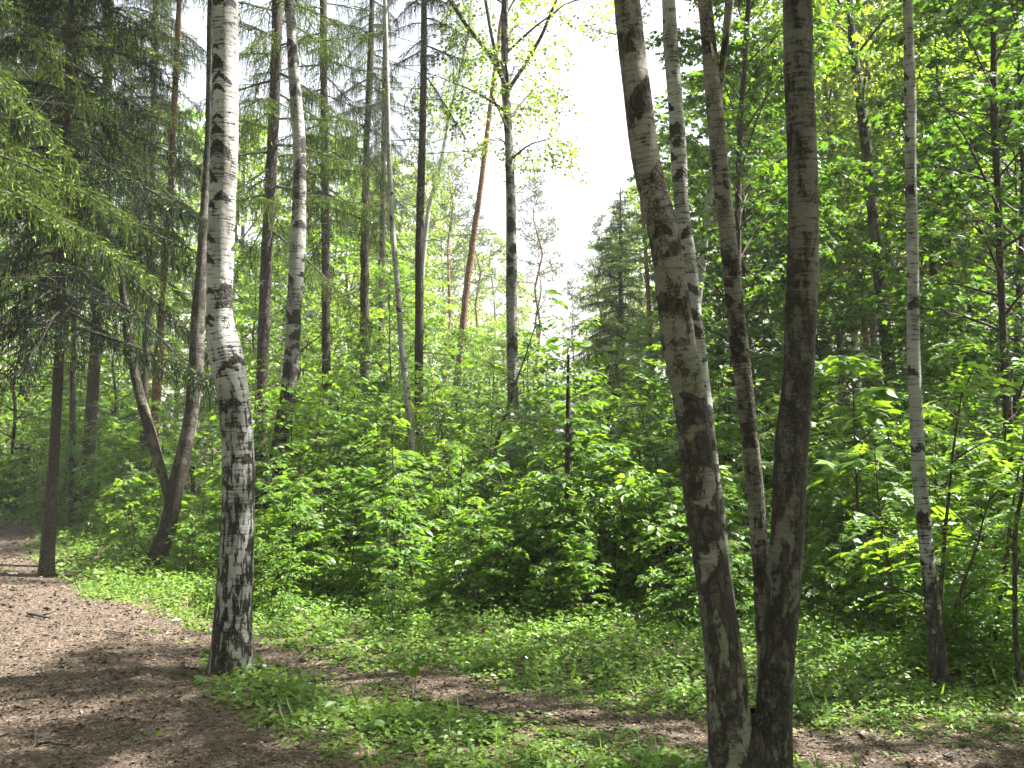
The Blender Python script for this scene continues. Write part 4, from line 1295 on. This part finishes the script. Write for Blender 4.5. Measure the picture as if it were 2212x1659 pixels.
def cover():
    lq = QB()
    for (d0, d1, dens, leaf, tm, nl, hmax) in [(2.6, 6.5, 420, 0.034, HEX, 9, 0.12), (6.5, 11.0, 250, 0.040, HEX, 9, 0.17), (11.0, 26.0, 60, 0.06, DIAMOND, 9, 0.28)]:
        area = ((0.52 * d1 + 2.0) + (0.52 * d0 + 2.0)) * (d1 - d0)
        n = int(area * dens)
        Y = RG.uniform(d0, d1, n)
        x = RG.uniform(-1, 1, n) * (0.52 * Y + 2.0)
        sd = path_sd(x, Y)
        patchy = 0.5 + 0.5 * np.sin(x * 1.7 + 1.3 * np.sin(Y * 1.1)) * np.sin(Y * 1.9 + x)
        keep = (sd > -0.02) & (RG.uniform(0, 1, n) < np.clip(0.25 + sd * 1.6, 0, 1) * (0.55 + 0.45 * patchy))
        stray = (sd <= -0.02) & (sd > -0.5) & (RG.uniform(0, 1, n) < 0.012)
        keep |= stray
        x, Y, sd = x[keep], Y[keep], sd[keep]
        n = len(x)
        hh = hmax * RG.uniform(0.3, 1.0, n) * np.clip(0.22 + sd * 1.1, 0.22, 1.0)
        az0 = RG.uniform(0, 6.28, n)
        tn = np.clip(RG.normal(0.58, 0.2, n), 0, 1)
        sc = RG.uniform(0.6, 1.25, n) * np.where(RG.uniform(0, 1, n) < 0.12, 1.6, 1.0)
        z0 = gz(x, Y)
        for k in range(nl):
            a = az0 + k * 2.399
            hz = hh * (k + 0.6) / nl
            rad = 0.035 * sc * RG.uniform(0.2, 1.8, n)
            C = np.stack([x + np.cos(a) * rad, Y + np.sin(a) * rad, z0 + hz], 1)
            D = np.stack([np.cos(a), np.sin(a), RG.normal(-0.1, 0.3, n)], 1)
            N = np.array((0, 0, 1.0)) + RG.normal(0, 0.38, (n, 3))
            lq.leaves(tm, C, D, N, leaf * sc * RG.uniform(0.7, 1.2, n), np.clip(tn + RG.normal(0, 0.12, n), 0, 1))
    return lq.mesh("ground_cover", M['ground_leaf'])


tag(link("ground_cover", cover()), kind='stuff')


def grass():
    lq = QB()
    for (d0, d1, nt) in [(3.0, 9.0, 130), (9.0, 18.0, 900)]:
        Y = RG.uniform(d0, d1, nt); x = RG.uniform(-1, 1, nt) * (0.52 * Y + 2)
        sd = path_sd(x, Y)
        f = np.sin(x * 0.9 + 2) * np.sin(Y * 1.3 + 0.7 * x)
        keep = (sd > 0.15) & (f > -0.2)
        x, Y = x[keep], Y[keep]
        z = gz(x, Y)
        for k in range(9):
            n = len(x)
            a = RG.uniform(0, 6.28, n)
            C = np.stack([x + RG.normal(0, 0.09, n), Y + RG.normal(0, 0.09, n), z], 1)
            D = np.stack([np.cos(a) * 0.45, np.sin(a) * 0.45, np.ones(n)], 1)
            N = np.stack([np.cos(a), np.sin(a), RG.normal(0, 0.3, n) - 0.3], 1)
            lq.leaves(BLADE, C, D, N, RG.uniform(0.06, 0.22, n), np.clip(RG.normal(0.62, 0.15, n), 0, 1))
    return lq.mesh("grass", M['ground_leaf'])


tag(link("grass", grass()), kind='stuff')


def litter():
    lq = QB()
    for (d0, d1, dens, s0) in [(2.6, 5.5, 2400, 0.016), (5.5, 9, 1300, 0.020), (9, 18, 350, 0.028)]:
        n = int((1.04 * d1 + 1) * (d1 - d0) * dens)
        Y = RG.uniform(d0, d1, n); x = RG.uniform(-1, 1, n) * (0.52 * Y + 0.6)
        sd = path_sd(x, Y)
        keep = (sd < 0.25) & (RG.uniform(0, 1, n) < np.where(sd > 0, 0.35, 1.0))
        x, Y = x[keep], Y[keep]
        n = len(x)
        a = RG.uniform(0, 6.28, n)
        C = np.stack([x, Y, gz(x, Y) + 0.010 + RG.uniform(0, 0.008, n)], 1)
        D = np.stack([np.cos(a), np.sin(a), RG.normal(0, 0.18, n)], 1)
        N = np.array((0, 0, 1.0)) + RG.normal(0, 0.45, (n, 3))
        tm = (DIAMOND[0] * np.array((0.8, 1, 1.0)), DIAMOND[1])
        lq.leaves(tm, C, D, N, s0 * RG.gamma(3.0, 0.33, n), np.clip(RG.beta(2.6, 3.6, n), 0, 1))
        m = n // 9
        i = RG.integers(0, n, m)
        tw = (DIAMOND[0] * np.array((0.1, 1, 1.0)), DIAMOND[1])
        lq.leaves(tw, C[i] + np.array((0, 0, 0.008)), D[i], N[i], s0 * RG.uniform(2, 5, m), np.clip(RG.normal(0.3, 0.2, m), 0, 1))
    return lq.mesh("leaf_litter", M['litter'])


tag(link("leaf_litter", litter()), kind='stuff')


# ------------------------------------------------------------------ the far wood, one mass of merged trees
rngF = np.random.default_rng(77)
fw = []
for i in range(90):
    px, Y = rngF.uniform(-500, 2750), rngF.uniform(48, 105)
    H = rngF.uniform(11, 19) if not (1000 < px < 1450) else rngF.uniform(9, 13)
    if 1165 < px < 1330 or (820 < px < 1560 and Y < 70): continue
    fw.append((X_at(px, Y), Y, H, 1.2, H * 0.12))
merged_wood("far_woods", fw, 0.42, M['birch_leaf'])


# ------------------------------------------------------------------ small things on the ground
def stick(label, pa, pb, r, seed, mat='maple_bark', side=1):
    rng = np.random.default_rng(seed)
    a, b = ground_at(*pa), ground_at(*pb)
    n = 9
    P = np.stack([np.linspace(a[0], b[0], n), np.linspace(a[1], b[1], n), np.zeros(n)], 1)
    P[:, :2] += rng.normal(0, 0.012, (n, 2))
    P[:, 2] = gz(P[:, 0], P[:, 1]) + r + 0.014
    c = P[0].copy()
    q = QB()
    q.tube(P - c, np.linspace(r, r * 0.45, n) * rng.uniform(0.85, 1.15, n), 7)
    d = (P[5] - P[3]); d = unit(np.array((d[0] - side * d[1], d[1] + side * d[0], 0.25 * np.linalg.norm(d))))
    q.tube(np.array([P[4] - c, P[4] - c + d * 0.06, P[4] - c + d * 0.11]), [r * 0.6, r * 0.4, r * 0.2], 5)
    o = link("fallen_stick", q.mesh("fallen_stick", M[mat], True, True), None, tuple(c))
    tag(o, label, "stick")


stick("short dark stick lying on the path near the left edge below the sunny streak", (58, 1338), (108, 1349), 0.014, 1)
stick("dark curved stick on the shaded path close to the bottom left corner", (84, 1607), (150, 1618), 0.010, 2)
stick("thin stick lying among ground plants below the narrow trail", (885, 1500), (925, 1548), 0.009, 3, 'maple_bark')
stick("pale thin stick on the sunlit trail at the lower right corner", (2040, 1640), (2075, 1652), 0.007, 4, 'dead_twig')
stick("small twig in the middle of the brown path", (232, 1372), (290, 1379), 0.006, 5, 'dead_twig', -1)


def paper(label, px, py, s, seed):
    rng = np.random.default_rng(seed)
    a = ground_at(px, py)
    n = 6
    u = np.linspace(-1, 1, n)
    X, Y = np.meshgrid(u, u, indexing='ij')
    Z = rng.uniform(0, 0.8, X.shape) * (1.1 - 0.5 * (X ** 2 + Y ** 2))
    V = np.stack([X * s + rng.normal(0, s * 0.12, X.shape), Y * s * 0.8 + rng.normal(0, s * 0.12, X.shape), Z * s * 0.8], -1).reshape(-1, 3)
    q = QB()
    i = np.arange(n - 1)[:, None] * n; j = np.arange(n - 1)[None]
    q.add(V, np.stack([i + j, i + n + j, i + n + j + 1, i + j + 1], -1).reshape(-1, 4))
    o = link("paper_scrap", q.mesh("paper_scrap", M['paper']), None, (a[0], a[1], float(gz(*a)) + 0.02))
    tag(o, label, "paper scrap")


paper("crumpled white paper scrap on the path beside the young spruce's foot", 30, 1247, 0.045, 1)
paper("small white paper scrap at the grass edge left of the thick birch", 381, 1344, 0.032, 2)


def bottle():
    a = ground_at(527, 1449)
    z = float(gz(*a)) + 0.035
    q = QB()
    prof = [(0.0, 0.001), (0.002, 0.03), (0.10, 0.031), (0.13, 0.024), (0.15, 0.012), (0.19, 0.012)]
    P = np.array([(t, 0.25 * t, 0) for t, r in prof])
    q.tube(P, [r for t, r in prof], 14)
    root = thing("glass_bottle", "dark empty bottle lying in the grass at the thick birch's foot", "bottle", (a[0] - 0.06, a[1], z))
    link("body", q.mesh("bottle_body", M['dark_plastic'], True), root)
    q = QB()
    q.tube(np.array([(0.17, 0.0425, 0), (0.171, 0.0427, 0), (0.196, 0.049, 0), (0.197, 0.0492, 0)]), [0.002, 0.0145, 0.0145, 0.002], 12)
    link("cap", q.mesh("bottle_cap", M['paper'], True), root)


bottle()


def leaf_stalk():
    a = ground_at(893, 1520)
    p = at(897, 1455, a[1])
    root = thing("lone_leaf_seedling", "single big upright leaf on a thin stalk beside the narrow trail", "seedling", (a[0], a[1], 0))
    h = p[2]
    q = QB()
    q.tube(np.array([(0, 0, 0), (0.01, 0, h * 0.5), (0.015, 0, h + 0.03)]), [0.003, 0.0025, 0.002], 5)
    link("stem", q.mesh("stem", M['twig_bark'], True, True), root)
    q = QB()
    q.leaves(HEX, [(0.015, 0, h + 0.05)], [(-0.25, 0.1, -1)], [(0.3, -1, 0.2)], 0.085, 0.0)
    link("leaf", q.mesh("leaf", M['maple_crown']), root)


leaf_stalk()


def stump():
    a = ground_at(1036, 1338)
    z = float(gz(*a))
    root = thing("tree_stump", "small broken stump with a torn tan top in the low plants below the forked birch", "stump", (a[0], a[1], z))
    pts = [(np.array((0, 0, -0.05)), 0.055), (np.array((0.0, 0, 0.10)), 0.045), (np.array((0.01, 0, 0.22)), 0.04), (np.array((0.015, 0, 0.30)), 0.03)]
    link("bark", trunk_mesh("stump_bark", pts, M['maple_bark'], 91, nside=18, step=0.02, flare=0.3, lump=0.08, dlow=(0, 1)), root)
    q = QB()
    rng = np.random.default_rng(4)
    for k in range(9):
        b = np.array((rng.normal(0.012, 0.012), rng.normal(0, 0.012), 0.2))
        q.tube(np.array([b, b + np.array((rng.normal(0, 0.01), rng.normal(0, 0.01), rng.uniform(0.1, 0.2)))]), [0.012, 0.002], 5)
    link("torn_wood", q.mesh("torn_wood", M['wood_inner']), root)


stump()


# ------------------------------------------------------------------ thin bright haze in the wood
hz = np.array([(x, y, z) for x in (-270, 270) for y in (-270, 270) for z in (-1.2, 23.0)], float)
hm = np_mesh("haze", hz, [[0, 1, 3, 2], [4, 6, 7, 5], [0, 4, 5, 1], [2, 3, 7, 6], [0, 2, 6, 4], [1, 5, 7, 3]], None)
ht = NT("haze_air")
hv = ht.node("ShaderNodeVolumePrincipled")
hv.inputs['Color'].default_value = (0.97, 0.98, 1.0, 1)
hv.inputs['Density'].default_value = 0.0008
hv.inputs['Anisotropy'].default_value = 0.0
ht.l.new(hv.outputs[0], ht.out.inputs['Volume'])
hm.materials.append(ht.m)
tag(link("haze", hm), kind='stuff')

# orphan prototypes need no clean-up: every mesh datablock above is used by at least one object
